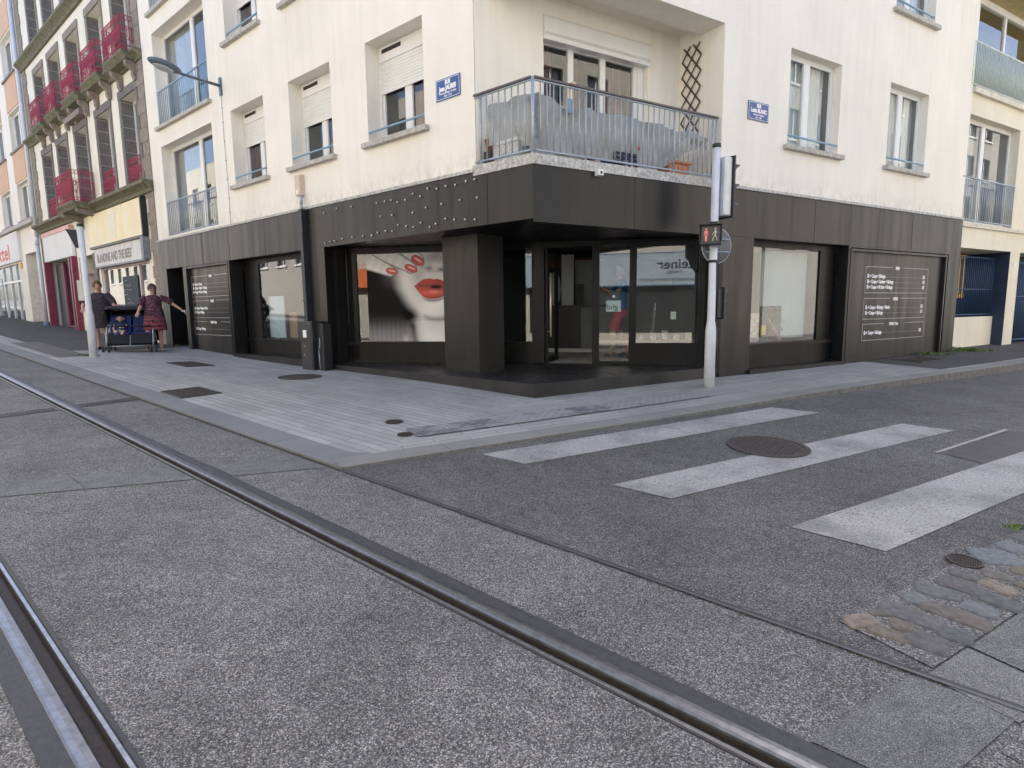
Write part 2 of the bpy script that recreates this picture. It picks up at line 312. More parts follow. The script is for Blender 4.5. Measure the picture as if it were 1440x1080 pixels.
# pavements: kerb edge -> facade line
Q0=C0-(A.n+B.n)*.42
def pvA(s,t):
    a=s*85; P=K+A.d*a; Q=Q0+A.d*a; P=lin(P,Q,t); return gP(P,.004+pave(P))
patch('pavement',pvA,240,10,PAVA)
def pvB(s,t):
    b=s*70; P=K+B.d*b; Q=Q0+B.d*b; P=lin(P,Q,t); P0=K if s==0 else None; return gP(P,.004+pave(P))
patch('side_pavement',pvB,200,10,PAVB)
# kerb stones
def kA(s,t):
    P=A.p(-.65+s*85,3.45-.3*t,0)+(B.d*(.32*t) if s==0 else Vector()); return gP(P,.009+pave(P))
patch('kerb_stones',kA,240,1,GRAN)
def kB(s,t):
    P=K+B.d*(s*70)-B.n*(.27*t)+(A.d*0); return gP(P,.012+pave(P))
patch('side_kerb_stones',kB,200,1,GRANB)
fc=MB()
for i in range(200):
    a=K+B.d*(i*.35); b=K+B.d*((i+1)*.35); fc.quad(gP(a,-.05),gP(b,-.05),gP(b,.012+pave(b)),gP(a,.012+pave(a)))
    a=K+A.d*(i*.4); b=K+A.d*((i+1)*.4); fc.quad(gP(a,-.05),gP(b,-.05),gP(b,.009+pave(b)),gP(a,.009+pave(a)))
struct('kerb_face',fc,plain('kerb_face_stone',(.15,.14,.125),.9,.3,12))
strip_v('kerb_joint',3.45,3.475,-.65,80,.005,plain('dark_joint',(.03,.03,.03),.9,.3,20),200,1)
# expansion joint along the tram road
strip_v('road_joint',3.432,3.452,-30,-.65,.0095,plain('bitumen_joint',(.035,.034,.036),.75,.4,30),90,1)
strip_v('road_joint_steel',3.452,3.470,-30,-.65,.0105,plain('joint_steel',(.055,.055,.06),.5,.3,30),90,1)
def poly_drape(name,pts,dz,mat,n=10,pv=False,kind='structure'):
    """bilinear quad draped on the ground; pts = 4 world xy corners"""
    a,b,c,d=[Vector((p[0],p[1],0)) for p in pts]
    def fn(s,t):
        P=lin(lin(a,b,s),lin(d,c,s),t); return gP(P,dz+(pave(P) if pv else 0))
    return patch(name,fn,n,n,mat,kind)
def bq(u0,u1,v0,v1): return [tuple(B.p(u,v,0)[:2]) for u,v in ((u0,v0),(u1,v0),(u1,v1),(u0,v1))]
def aq(u0,u1,v0,v1): return [tuple(A.p(u,v,0)[:2]) for u,v in ((u0,v0),(u1,v0),(u1,v1),(u0,v1))]
# zebra stripes (slanted ends, worn paint)
Z=[[(-.28,5.08),(.10,4.79),(3.71,6.83),(3.26,7.13)],[(.76,4.27),(1.13,3.98),(4.67,5.96),(4.32,6.27)],[(1.75,3.49),(2.14,3.15),(5.35,5.02),(4.98,5.33)]]
for z in Z: poly_drape('crossing_stripe',[z[0],z[3],z[2],z[1]],.005,PAINT,12)
# old steel plate / bitumen repair, manhole, gutter plate
o=poly_drape('repair_patch',[(3.93,5.11),(5.23,5.92),(6.9,5.7),(4.16,4.54)],.0045,plain('tar_patch',(.030,.026,.027),.6,.25,5,bmp=.2),6)
poly_drape('repair_patch_line',[(3.90,5.13),(5.27,5.98),(5.24,6.01),(3.87,5.15)],.007,plain('pale_line',(.32,.28,.26),.8,.2,20),4)
# granite bands across the tram road
def band(pts,name,mat,dz=.005): poly_drape(name,pts,dz,mat,4)
def bandline(u00,v00,u01,v01,wd,name,mat,seg=1.0):
    # slabs between v00..v01 following a line, width wd along u; rails cut out
    L=v01-v00; v=v00
    for lo,hi in ((3.48,4.105),(4.323,5.567),(5.785,9.0)):
        n=max(1,round((hi-lo)/seg))
        for i in range(n):
            a=lo+(hi-lo)*i/n+.006; b=lo+(hi-lo)*(i+1)/n-.006
            f=lambda v:u00+(u01-u00)*(v-v00)/(v01-v00)
            pts=[tuple(A.p(x,y,0)[:2]) for x,y in ((f(a),a),(f(a)-wd,a),(f(b)-wd,b),(f(b),b))]
            poly_drape(name,pts,.005,mat,3)
bandline(-.08,3.45,1.10,5.34,.44,'granite_band',GRBL,.75)
bandline(-4.56,3.48,-4.33,4.12,.33,'granite_slab',GRBL,1.0)
bt=plain('granite_slab_bluish',(.115,.14,.15),.65,.15,170,detail=2)
# right-hand gutter: cobbles in mortar, then granite slabs
poly_drape('cobble_mortar',bq(-1.62,14,5.11,5.49),.006,m_aggr('mortar_bed',.12,.32,(1,.98,.95),110),30)
u=-1.70
for i in range(14):
    L=.36 if i==0 else .95; poly_drape('granite_slab',bq(u+.008,u+L-.008,5.50,5.79),.007,[GRBL2,GRBL][i%2] ,3); u+=L
CB=[(1.575,2.444,0.068,0.048,0.08),(1.693,2.508,0.041,0.023,-0.15),(1.628,2.352,0.07,0.038,-0.65),(1.734,2.405,0.049,0.04,-0.47),(1.827,2.494,0.117,0.062,-0.86),(1.946,2.64,0.056,0.049,-0.12),(1.761,2.29,0.076,0.068,-0.73),(1.918,2.336,0.058,0.053,-0.69),(2.038,2.494,0.115,0.062,-0.88),(2.107,2.698,0.084,0.059,-0.65),(2.264,2.758,0.095,0.062,-0.85),(2.37,2.868,0.057,0.048,-0.73),(2.186,2.54,0.067,0.053,-0.97),(2.344,2.602,0.069,0.064,-0.98),(2.701,3.072,0.105,0.09,-0.17),(2.908,3.19,0.07,0.066,-1.22),(2.445,2.744,0.076,0.045,-1.18),(2.531,2.867,0.051,0.045,-0.46),(2.702,2.914,0.032,0.05,-0.82),(2.59,2.757,0.031,0.045,-1.18),(3.066,3.316,0.051,0.052,-1.4)]
rr=random.Random(3)
for i in range(60): # further along the gutter
    P=B.p(.35+(i//3)*.17+rr.uniform(-.02,.02),5.17+(i%3)*.125+rr.uniform(-.01,.01),0); CB.append((P.x,P.y,rr.uniform(.055,.08),rr.uniform(.045,.055),angB+rr.uniform(-.2,.2)+1.2*(0)))
cbm=[(.27,.21,.155),(.17,.15,.12),(.18,.16,.11),(.18,.15,.11),(.14,.132,.132),(.165,.185,.18),(.125,.12,.115),(.11,.12,.12),(.16,.135,.11),(.14,.15,.135),(.135,.125,.115),(.13,.12,.11),(.17,.185,.185),(.12,.125,.12),(.17,.195,.205),(.18,.20,.205)]
cmats=[plain('cobble_%d'%i,tuple(.8*(.75*x+.25*sum(c)/3) for x in c),.8,.35,30,bmp=.8) for i,c in enumerate(cbm)]
cb=MB()
for i,(x,y,lx,ly,an) in enumerate(CB):
    cb.cur=i%len(cmats); ca,sa=math.cos(an),math.sin(an); n=18; rings=[]
    p1,p2=rr.uniform(0,6),rr.uniform(0,6); jit=[1.12*(1+.05*math.sin(2*2*math.pi*q/n+p1)+.04*math.sin(3*2*math.pi*q/n+p2)) for q in range(n)]
    V=[];fs=[]
    for k,(s_,h) in enumerate(((1.02,0),(1.0,.006),(.90,.011),(.55,.013))):
        for j in range(n):
            t=2*math.pi*j/n; ex=2/5; cx=math.copysign(abs(math.cos(t))**ex,math.cos(t)); cy=math.copysign(abs(math.sin(t))**ex,math.sin(t))
            px=lx*cx*s_*jit[j]; py=ly*cy*s_*jit[j]; P=Vector((x+px*ca-py*sa,y+px*sa+py*ca,0)); V.append(gP(P,h+.004+(rr.uniform(-.002,.002) if k>1 else 0)))
    for k in range(3):
        for j in range(n): fs.append((k*n+j,k*n+(j+1)%n,(k+1)*n+(j+1)%n,(k+1)*n+j))
    fs.append(tuple(3*n+j for j in range(n))); cb.add(V,fs,True)
struct('cobbles',cb,cmats)
poly_drape('right_pavement',bq(-1.9,40,5.81,9.5),.004,TRAM,40)
# dark asphalt parts of the pavements
poly_drape('pavement_asphalt',aq(11.9,60,-.5,2.66),.008,ASPH,50,True)
poly_drape('pavement_asphalt_patch',aq(10.35,15.1,2.40,2.98),.0085,plain('dark_tarmac',(.10,.09,.085),.85,.2,20,bmp=.3),8,True)
poly_drape('side_pavement_asphalt',bq(7.9,50,-.5,1.40),.008,ASPH,40,True)
def m_tact():
    m,nt,bs=newmat('worn_bitumen_strip'); v=coords(nt,(1,1,1),-angB)
    f=ramp(nt,noise(nt,v,1.3,6,.7),.50,(.20,.195,.185),.60,(.085,.085,.09)); 
    c=nd(nt,'ShaderNodeTexBrick'); c.offset=.5; c.inputs['Scale'].default_value=1; c.inputs['Brick Width'].default_value=.12; c.inputs['Row Height'].default_value=.06; c.inputs['Mortar Size'].default_value=.008
    c.inputs['Color1'].default_value=(*g3(1),1);c.inputs['Color2'].default_value=(*g3(.8),1);c.inputs['Mortar'].default_value=(*g3(1.9),1); nt.links.new(v,c.inputs['Vector'])
    f=mixc(nt,.55,f,c.outputs['Color'],'MULTIPLY'); s=ramp(nt,noise(nt,coords(nt),120,2),.3,g3(.7),.7,g3(1.3)); f=mixc(nt,.8,f,s,'MULTIPLY'); nt.links.new(f,bs.inputs['Base Color']); bs.inputs['Roughness'].default_value=.85; return m
poly_drape('worn_warning_strip',bq(-2.12,2.15,.80,1.17),.016,m_tact(),16,True)
# side pavement behind right, far ends
# ---------------------------------------------------------------- rails (grooved)
def rail(v0,sgn,label):
    P=gP(A.p(-3,v0,0)); t=thing('tram_rail',label,'rail',P,'grooved tram rails')
    us=[-30+i*.25 for i in range(120)]+[0+i*.8 for i in range(110)]
    def ext(prof,name,mat):
        mb=MB(); V=[gP(A.p(u,v0+sgn*dv,0),z) for u in us for dv,z in prof]; n=len(prof)
        mb.add(V,[(i*n+j,i*n+j+1,(i+1)*n+j+1,(i+1)*n+j) for i in range(len(us)-1) for j in range(n-1)],False); mk(name,mb,mat,t)
    ext([(-.000,-.03),(-.000,.003),(.030,.004),(.072,.003)],'outer_rubber',RUB)
    ext([(.072,.003),(.074,.005),(.080,.0068),(.10,.0075),(.122,.0055),(.130,-.002),(.133,-.012)],'rail_head',RAILM)
    ext([(.133,-.012),(.136,-.035),(.176,-.037),(.180,-.008)],'groove',GROOVE)
    ext([(.180,-.008),(.183,.000),(.196,.001),(.199,-.003)],'guard_lip',plain('lip_steel',(.22,.22,.23),.38,.25,30,metal=.9))
    ext([(.199,-.003),(.203,.003),(.216,.004),(.218,-.03)],'inner_rubber',RUB)
rail(4.105,1,'tram rail nearer the black shopfront, running from bottom right corner up to the left')
rail(5.785,-1,'bluish tram rail cutting across the bottom left corner of the street')

# ---------------------------------------------------------------- small ground ironwork
def manhole(P,rad,label,pv=False,ax=1.0):
    q=gP(P,.008+(pave(P) if pv else 0)); t=thing('manhole_cover',label,'manhole cover',q)
    mb=MB(); n=40
    def ring(r0,r1,h0,h1):
        V=[q+Vector((r*math.cos(2*math.pi*i/n),r*math.sin(2*math.pi*i/n),0)) for r in (r0,r1) for i in range(n)]
        V=[gP(v,(h0 if k<n else h1)+.012+(pave(v) if pv else 0)) for k,v in enumerate(V)]
        mb.add(V,[(i,(i+1)%n,n+(i+1)%n,n+i) for i in range(n)])
    ring(rad,rad*.99,-.006,.004); ring(rad*.99,rad*.87,.004,.004); ring(rad*.87,rad*.86,.004,-.003); mk('frame',mb,IRON,t)
    mb=MB(); 
    V=[gP(q+Vector((rad*.86*math.cos(2*math.pi*i/n),rad*.86*math.sin(2*math.pi*i/n),0)),.011+(pave(q) if pv else 0)) for i in range(n)]
    mb.add(V,[tuple(range(n))])
    st=rad/9; k=int(rad*.8/st)
    for i in range(-k,k+1):
        for j in range(-k,k+1):
            x=i*st;y=j*st
            if math.hypot(x,y)>rad*.78: continue
            h=.005; s=st*.36; P2=q+A.d*x+A.n*y; z0=gP(P2,(pave(P2) if pv else 0)).z+.0105
            mb.add([Vector((P2.x,P2.y,z0+zz))+A.d*dx+A.n*dy for zz,e in ((0,1),(h,.8)) for dx,dy in ((-s*e,-s*e*.6),(s*e,-s*e*.6),(s*e,s*e*.6),(-s*e,s*e*.6))],[(4,5,6,7),(0,1,5,4),(1,2,6,5),(2,3,7,6),(3,0,4,7)])
    mk('lid',mb,IRON,t)
manhole(Vector((2.42,5.33,0)),.37,'large round iron manhole cover cutting into the middle crossing stripe')
manhole(Vector((2.49,3.02,0)),.085,'small round iron cover set beside the cobbles')
manhole(Vector((-3.58,9.66,0)),.36,'round brown manhole cover in the pavement below the black utility box',True)
manhole(Vector((-1.31,6.26,0)),.10,'small round cover in the grey pavers beside the worn strip',True)
manhole(Vector((-1.09,5.71,0)),.08,'tiny round cover at the end of the worn strip, near the kerb',True)
def grate(P,hu,hv,label,F,pv=True,name='drain_cover',cat='drain cover'):
    q=gP(P,.01+(pave(P) if pv else 0)); t=thing(name,label,cat,q)
    def pt(u,v,h): 
        X=P+F.d*u+F.n*v; return gP(X,h+.006+(pave(X) if pv else 0))
    mb=MB(); mb.quad(pt(-hu,-hv,.002),pt(hu,-hv,.002),pt(hu,hv,.002),pt(-hu,hv,.002)); 
    for i in range(-5,6):
        for j in range(-4,5):
            u=i*hu/5.6; v=j*hv/4.6; s=hu*.055; s2=hv*.075
            mb.add([pt(u+dx,v+dy,h) for h in (.002,.009) for dx,dy in ((-s,-s2),(s,-s2),(s,s2),(-s,s2))],[(4,5,6,7),(0,1,5,4),(1,2,6,5),(2,3,7,6),(3,0,4,7)])
    mk('studded_plate',mb,IRON,t)
    mb=MB()
    for a in ((-hu,-hv,hu,-hv),(hu,-hv,hu,hv),(hu,hv,-hu,hv),(-hu,hv,-hu,-hv)): mb.bar(pt(a[0],a[1],.004),pt(a[2],a[3],.004),.012,4)
    mk('frame',mb,IRON,t)
grate(A.p(3.92,2.85,0),.36,.26,'square iron drain cover in the pavement between kerb and black shop window',A)
grate(A.p(7.65,1.43,0),.50,.26,'square iron drain cover on the pavement below the shop price panel',A)
grate(B.p(9.15,.45,0),.48,.28,'rusty iron grating in the side street pavement by the cream wing',B)
# slotted drain across the tram street
t=thing('slot_drain','slotted iron drain line crossing the tram street at the far left','drain',gP(A.p(4.1,4.5,0)))
mb=MB(); mc=MB()
for lo,hi in ((3.48,4.10),(4.35,5.54),(5.79,7.5)):
    n=int((hi-lo)/.035)
    a=[gP(A.p(u,v,0),.003) for u,v in ((3.98,lo),(4.24,lo),(4.24,hi),(3.98,hi))]; mc.quad(*a)
    for i in range(n):
        v=lo+i*.035; mb.add([gP(A.p(u,vv,0),h) for h in (.003,.008) for u,vv in ((4.0,v),(4.22,v),(4.22,v+.016),(4.0,v+.016))],[(4,5,6,7),(0,1,5,4),(1,2,6,5),(2,3,7,6),(3,0,4,7)])
mk('channel',mc,DARK,t); mk('grating',mb,IRON,t)
# ================================================================ corner apartment building
HT=13.8
apt=thing('apartment_building','cream rendered corner apartment block with black clad shop front on its ground floor','building',C0)
def bbox_roof(): pass
# openings: upper floors
HA=[]; HB=[]
WA=[(2.03,3.41),(4.42,5.80),(6.77,8.17)]; WB=[(5.14,6.62),(8.26,9.74)]
for k in range(4):
    z=3.93+2.9*k
    if z+1.54<HT-1:
        for a,b in WA: HA.append((a,b,z,z+1.54,.3))
        for a,b in WB: HB.append((a,b,z,z+1.56,.16))
    zz=3.20+2.72*k if k<2 else 3.20+2.72*2+2.9*(k-2)
    if zz+2.2<HT: HA.append((9.12,12.12,zz,zz+2.24,.25))
mb=MB(); wall(mb,A,1.0,12.85,3.10,HT,HA,0); 
wall(mb,B,3.51,11.6,3.10,HT,HB,0)
# loggia: back wall, return, and solid storey above the opening
wall(mb,B,-.337,3.51,3.15,5.66,[(.78,2.81,3.15,5.41,.18)],-.93)
P=B.p; mb.quad(P(3.51,0,3.15),P(3.51,-.94,3.15),P(3.51,-.94,5.66),P(3.51,0,5.66))
a1=A.p(1.0,0,5.51); cz=lambda z:C0+ZZ*z
mb.quad(A.p(1.0,0,5.51),cz(5.51),cz(HT),A.p(1.0,0,HT)); mb.quad(cz(5.51),P(3.51,0,5.51),P(3.51,0,HT),cz(HT))
# beam under the upper balcony: soffit, inner face, ceiling
a2=A.p(1.0,-.46,5.51); e=P(3.51,-.46,5.51); c2=C0+(A.n+B.n)*(-.46/(1+A.n.dot(B.n)))+ZZ*5.51
mb.quad(P(3.51,0,5.51),cz(5.51),c2,e); mb.quad(cz(5.51),a1,A.p(1.0,-.2,5.51),c2); 
mb.quad(c2,e,e+ZZ*.15,c2+ZZ*.15); mb.add([c2+ZZ*.15,e+ZZ*.15,P(3.51,-.94,5.66),P(-.337,-.94,5.66),A.p(1,0,5.66)],[(0,1,2,3,4)])
mk('wall',mb,CREAM,apt)
mb=MB(); back=[A.p(12.85,0,0),A.p(1,0,0),cz(0),P(11.6,0,0),P(11.6,-11,0),A.p(12.85,-11,0)]
mb.add([Vector((p.x,p.y,C0.z+HT)) for p in back],[tuple(range(6))])
for i,j in ((3,4),(4,5),(5,0)): mb.quad(back[i]+ZZ*(-1),back[j]+ZZ*(-1),back[j]+ZZ*HT,back[i]+ZZ*HT)
mk('roof',mb,CONC,apt)
# concrete ledge on top of the cladding
mb=MB(); mb.box(A,1.0,12.85,.0,.055,3.10,3.145); mb.box(B,3.45,11.6,.0,.055,3.09,3.135)
mk('ledge',mb,CONCD,apt)
slab=MB(); poly=[A.p(1.02,.05,3.05),C0+(A.n+B.n)*(.05/(1+A.n.dot(B.n)))+ZZ*3.05,P(3.49,.05,3.05),P(3.49,-.92,3.05),P(-.33,-.92,3.05)]
slab.prism(poly,ZZ*.13); mk('balcony_slab',slab,CONCD,apt)

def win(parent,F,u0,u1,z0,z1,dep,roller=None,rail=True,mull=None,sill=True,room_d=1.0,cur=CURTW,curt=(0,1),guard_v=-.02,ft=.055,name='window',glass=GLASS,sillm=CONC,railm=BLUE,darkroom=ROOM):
    fr=MB(); v=-dep; t=.05; 
    zt=z1-(.24 if roller is not None else 0)
    fr.box(F,u0,u0+ft,v-t,v,z0,zt); fr.box(F,u1-ft,u1,v-t,v,z0,zt); fr.box(F,u0+ft,u1-ft,v-t,v,z0,z0+ft*1.1); fr.box(F,u0+ft,u1-ft,v-t,v,zt-ft,zt)
    for m in (mull or [(u0+u1)/2]): fr.box(F,m-.05,m+.05,v-t-.003,v+.008,z0+ft,zt-ft)
    ms=[u0+ft]+sorted(mull or [(u0+u1)/2])+[u1-ft]
    for a,b in zip(ms[:-1],ms[1:]):
        a+=.05*(a!=u0+ft); b-=.05*(b!=u1-ft); s=.035
        fr.box(F,a,a+s,v-.03,v+.004,z0+ft*1.1,zt-ft); fr.box(F,b-s,b,v-.03,v+.004,z0+ft*1.1,zt-ft); fr.box(F,a+s,b-s,v-.03,v+.004,z0+ft*1.1,z0+ft*1.1+s); fr.box(F,a+s,b-s,v-.03,v+.004,zt-ft-s,zt-ft)
    f=mk(name,fr,WHITE,parent)
    gb=MB(); gb.quad(F.p(u0+.02,v-.025,z0+.02),F.p(u1-.02,v-.025,z0+.02),F.p(u1-.02,v-.025,zt-.02),F.p(u0+.02,v-.025,zt-.02)); mk('pane',gb,glass,f)
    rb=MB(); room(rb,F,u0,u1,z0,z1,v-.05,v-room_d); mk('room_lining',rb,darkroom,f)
    if cur:
        cb_=MB(); n=40; a=u0+(u1-u0)*curt[0]; b=u0+(u1-u0)*curt[1]
        V=[F.p(a+(b-a)*i/n,v-.16+.03*math.sin(i*1.9)+.012*math.sin(i*4.7),h) for h in (z0+.03,zt-.02) for i in range(n+1)]
        cb_.add(V,[(i,i+1,n+2+i,n+1+i) for i in range(n)],True); mk('curtain',cb_,cur,f)
    if roller is not None:
        rb=MB(); rb.box(F,u0+.002,u1-.002,v-.05,v+.04,zt,z1-.002); 
        o=mk('shutter_box',rb,WHITE,f,bevel=.012)
        vb=MB(); vb.box(F,u1-.58,u1-.10,v+.04,v+.046,zt+.13,zt+.19); mk('vent',vb,DARK,f)
        if roller>0:
            sb=MB(); zb=zt-roller; n=max(1,int(roller/.045)); 
            for i in range(n):
                a=zb+(zt-zb)*i/n; b=zb+(zt-zb)*(i+1)/n
                V=[F.p(x,y,q) for x in (u0+.04,u1-.04) for y,q in ((v+.016,a),(v+.026,a+.008),(v+.026,b-.010),(v+.016,b))]
                sb.add(V,[(j,j+1,5+j,4+j) for j in range(3)])
            sb.box(F,u0+.03,u1-.03,v+.010,v+.030,zb-.03,zb); mk('roller_shutter',sb,SHUT,f)
            mk('shutter_guide',MB().box(F,u0+.003,u0+.04,v+.004,v+.034,z0,zt),WHITE,f); mk('shutter_guide',MB().box(F,u1-.04,u1-.003,v+.004,v+.034,z0,zt),WHITE,f)
    if sill:
        sb=MB(); sb.box(F,u0-.10,u1+.10,-.0,.09,z0-.085,z0-.004); sb.box(F,u0+.002,u1-.002,v-.02,-.0,z0-.05,z0+.003); mk('sill',sb,sillm,f,bevel=.008)
    if rail:
        rb=MB(); rb.bar(F.p(u0+.01,guard_v,z0+.17),F.p(u1-.01,guard_v,z0+.17),.018,8); mk('guard_rail',rb,railm,f)
    return f
for k in range(2):
    dz=2.9*k
    for i,(a,b) in enumerate(WA):
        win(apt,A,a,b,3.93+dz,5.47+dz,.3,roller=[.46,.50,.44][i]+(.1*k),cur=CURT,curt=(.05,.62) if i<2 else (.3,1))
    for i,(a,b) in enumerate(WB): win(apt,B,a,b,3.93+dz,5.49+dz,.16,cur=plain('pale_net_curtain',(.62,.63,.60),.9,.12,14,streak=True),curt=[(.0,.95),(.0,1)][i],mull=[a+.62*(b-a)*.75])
BIGG=m_glass('double_glazing',(.8,.85,.86),2.3)
# tall windows with barred guards
def guard(parent,F,u0,u1,z0,z1,v,mat,n,name='guard_rail',r=.009):
    mb=MB(); mb.bar(F.p(u0,v,z1),F.p(u1,v,z1),.02,8); mb.bar(F.p(u0,v,z0),F.p(u1,v,z0),.014,8)
    for i in range(n+1): u=u0+(u1-u0)*i/n; mb.bar(F.p(u,v,z0),F.p(u,v,z1),r,6)
    return mk(name,mb,mat,parent)
for zz,mt in ((3.20,STEEL),(5.92,BLUE),(8.64,BLUE)):
    f=win(apt,A,9.12,12.12,zz,zz+2.24,.25,cur=CURTW,curt=(.55,1),rail=False,sill=zz>4,mull=[10.35],room_d=2,glass=BIGG)
    guard(f,A,9.14,12.1,zz+.05,zz+.85,-.03,mt,26)
# loggia french window
f=win(apt,B,.78,2.81,3.16,5.41,.12-.93+.93+.81,rail=False,sill=False) if False else None
LB=Fr(B.p(0,-.93,0),B.d,B.n)
fr=MB()
for a,b in ((.79,.86),(1.30,1.40),(1.92,2.02),(2.60,2.67)): fr.box(LB,a,b,-.17,-.11,3.18,5.14)
for a,b in ((.86,1.30),(1.40,1.92),(2.02,2.60)):
    fr.box(LB,a,b,-.165,-.115,3.18,3.9+.32); fr.box(LB,a,b,-.165,-.115,5.06,5.14)
fr.box(LB,2.67,2.80,-.17,-.09,3.18,5.17)
f=mk('french_window',fr,WHITE,apt)
gb=MB(); gb.quad(*[LB.p(u,-.14,w) for u,w in ((.79,4.2),(2.67,4.2),(2.67,5.1),(.79,5.1))]); mk('pane',gb,GLASS,f)
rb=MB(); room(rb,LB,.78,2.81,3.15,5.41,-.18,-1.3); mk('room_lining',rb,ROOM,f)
cb_=MB(); n=60
for a,b in ((.9,1.12),(1.45,1.62),(2.1,2.52)):
    V=[LB.p(a+(b-a)*i/20,-.3+.02*math.sin(i*2),h) for h in (3.2,5.1) for i in range(21)]; cb_.add(V,[(i,i+1,22+i,21+i) for i in range(20)],True)
mk('curtain',cb_,CURT,f)
rb=MB(); V=[]
prof=[(-.12,5.14),(.02,5.14),(.05,5.17),(.05,5.36),(.02,5.405),(-.12,5.405)]
rb.add([LB.p(u,v,w) for u in (.785,2.83) for v,w in prof],[(i,(i+1)%6,6+(i+1)%6,6+i) for i in range(6)]+[tuple(range(6))[::-1],tuple(range(6,12))]); mk('shutter_box',rb,SHUT,f,bevel=.006)
rb=MB(); rb.box(LB,.785,2.83,-.11,.03,5.07,5.135); mk('shutter_rail',rb,WHITE,f)

# ---------------------------------------------------------------- black shop front (cladding, joinery)
CV=.035
CO=-.0247
mb=MB(); wall(mb,A,CO,12.85,-1,3.10,[(CO,4.83,-1,2.37,.25),(5.58,8.70,.10,2.37,.30),(8.78,11.15,-1,2.36,.06),(11.32,12.39,.2,2.37,.45)],CV)
wall(mb,B,CO,11.6,-1,3.09,[(CO,3.6,-1,2.33,.25),(4.34,7.12,.10,2.33,.20),(7.20,11.07,-1,2.30,.05)],CV)
o=mk('cladding',mb,CLAD,apt)
for u in (.77,7.0,8.62,10.05): mk('panel_joint',MB().box(A,u-.003,u+.003,CV,CV+.003,2.38,3.08),CLADD,o)
for u in (1.7,6.0,9.4): mk('panel_joint',MB().box(B,u-.003,u+.003,CV,CV+.003,2.34,3.07),CLADD,o)
mk('panel_joint',MB().box(A,4.85,12.8,CV,CV+.003,2.375,2.380),CLADD,o); mk('panel_joint',MB().box(B,3.65,11.55,CV,CV+.003,2.335,2.340),CLADD,o)
# entry recess: soffit, platform, left and right jamb walls
sf=MB(); sf.add([A.p(4.9,-.2,2.38),A.p(4.9,CV-.25,2.38),A.p(0,CV-.002,2.375),B.p(0,CV-.002,2.36),B.p(3.62,CV-.25,2.34),D.p(DL+.3,-.1,2.36),D.p(-.3,-.1,2.38)],[tuple(range(7))]); mk('soffit',sf,CLADD,apt)
pf=MB(); pl=[A.p(4.83,-.0,.21),A.p(4.83,-.6,.22),D.p(0,-.5,.23),D.p(DL,-.5,.23),B.p(3.6,-.5,.22),B.p(3.6,0,.21),C0+ZZ*.205+(A.n+B.n)*.02]
mb=MB(); mb.add([p.copy() for p in pl],[tuple(range(7))]); 
lo=[Vector((p.x,p.y,C0.z-.9)) for p in pl]; mb.quad(pl[6],pl[0],lo[0],lo[6]); mb.quad(pl[5],pl[6],lo[6],lo[5])
mk('platform',mb,m_clad('painted_step',.018,.45),apt)
mk('entry_jamb',MB().box(A,4.83,4.98,-.62,CV-.002,.1,2.38).box(A,4.72,4.83,-.62,-.42,.1,2.38),CLADD,apt); mk('entry_jamb',MB().box(B,3.5,3.62,-.42,CV-.002,.1,2.34),CLADD,apt)
# skirting steps under the two shop windows
for a_q in ((A,5.58,8.70,-.20,.06,-.5,.27),(B,4.30,7.12,-.2,.09,-.5,.12),(B,7.22,11.05,-.02,.05,-.5,.09)): mk('base_course',MB().box(*a_q),CLAD,apt)
# pillar
def facebox(mb,F,u0,u1,v0,v1,w0,w1): mb.box(F,u0,u1,v0,v1,w0,w1)
mb=MB(); mb.box(A,1.50,2.28,-1.12,-.52,.20,2.38); mb.box(A,1.49,2.29,-1.13,-.51,.21,.25); mk('pillar',mb,CLAD,apt)

# glazing of the entry
def dbar(mb,u0,u1,w0,w1,v0=-.06,v1=.0): mb.box(D,u0,u1,v0,v1,w0,w1)
fr=MB()
dbar(fr,-.30,.12,.24,2.38); dbar(fr,-.12,3.55,2.26,2.38); dbar(fr,-.12,3.55,.56,.62,-.07,.03); dbar(fr,2.02,2.08,.62,2.26); dbar(fr,3.50,3.72,.24,2.38,-.08,.02)
dbar(fr,-.12,3.50,.22,.56,-.05,.0); dbar(fr,-.12,3.50,.22,.27,-.05,.03)
dbar(fr,3.72,4.60,2.26,2.38); dbar(fr,4.56,4.68,.22,2.38,-.08,.02); dbar(fr,4.68,5.19,2.27,2.38); dbar(fr,4.68,5.19,.22,.28); dbar(fr,5.19,5.31,.22,2.38,-.08,.02)
dbar(fr,5.31,6.32,2.22,2.38); dbar(fr,5.31,6.32,.54,.60,-.07,.03); dbar(fr,5.31,6.32,.20,.54,-.05,.0); dbar(fr,6.32,6.60,.20,2.38,-.08,.02); dbar(fr,3.72,4.56,.215,.235,-.08,.02)
f=mk('shop_joinery',fr,CLADD,apt)
for a,b,c,d in ((.12,2.02,.62,2.26),(2.08,3.50,.62,2.26),(5.31,6.32,.6,2.22)): mk('pane',MB().quad(D.p(a,-.03,c),D.p(b,-.03,c),D.p(b,-.03,d),D.p(a,-.03,d)),SHOPG,f)
gb=MB(); gb.quad(*[D.p(u,-.03,w) for u,w in ((4.68,.28),(5.19,.28),(5.19,2.27),(4.68,2.27))]); dr=mk('glass_door',gb,SHOPG,apt)
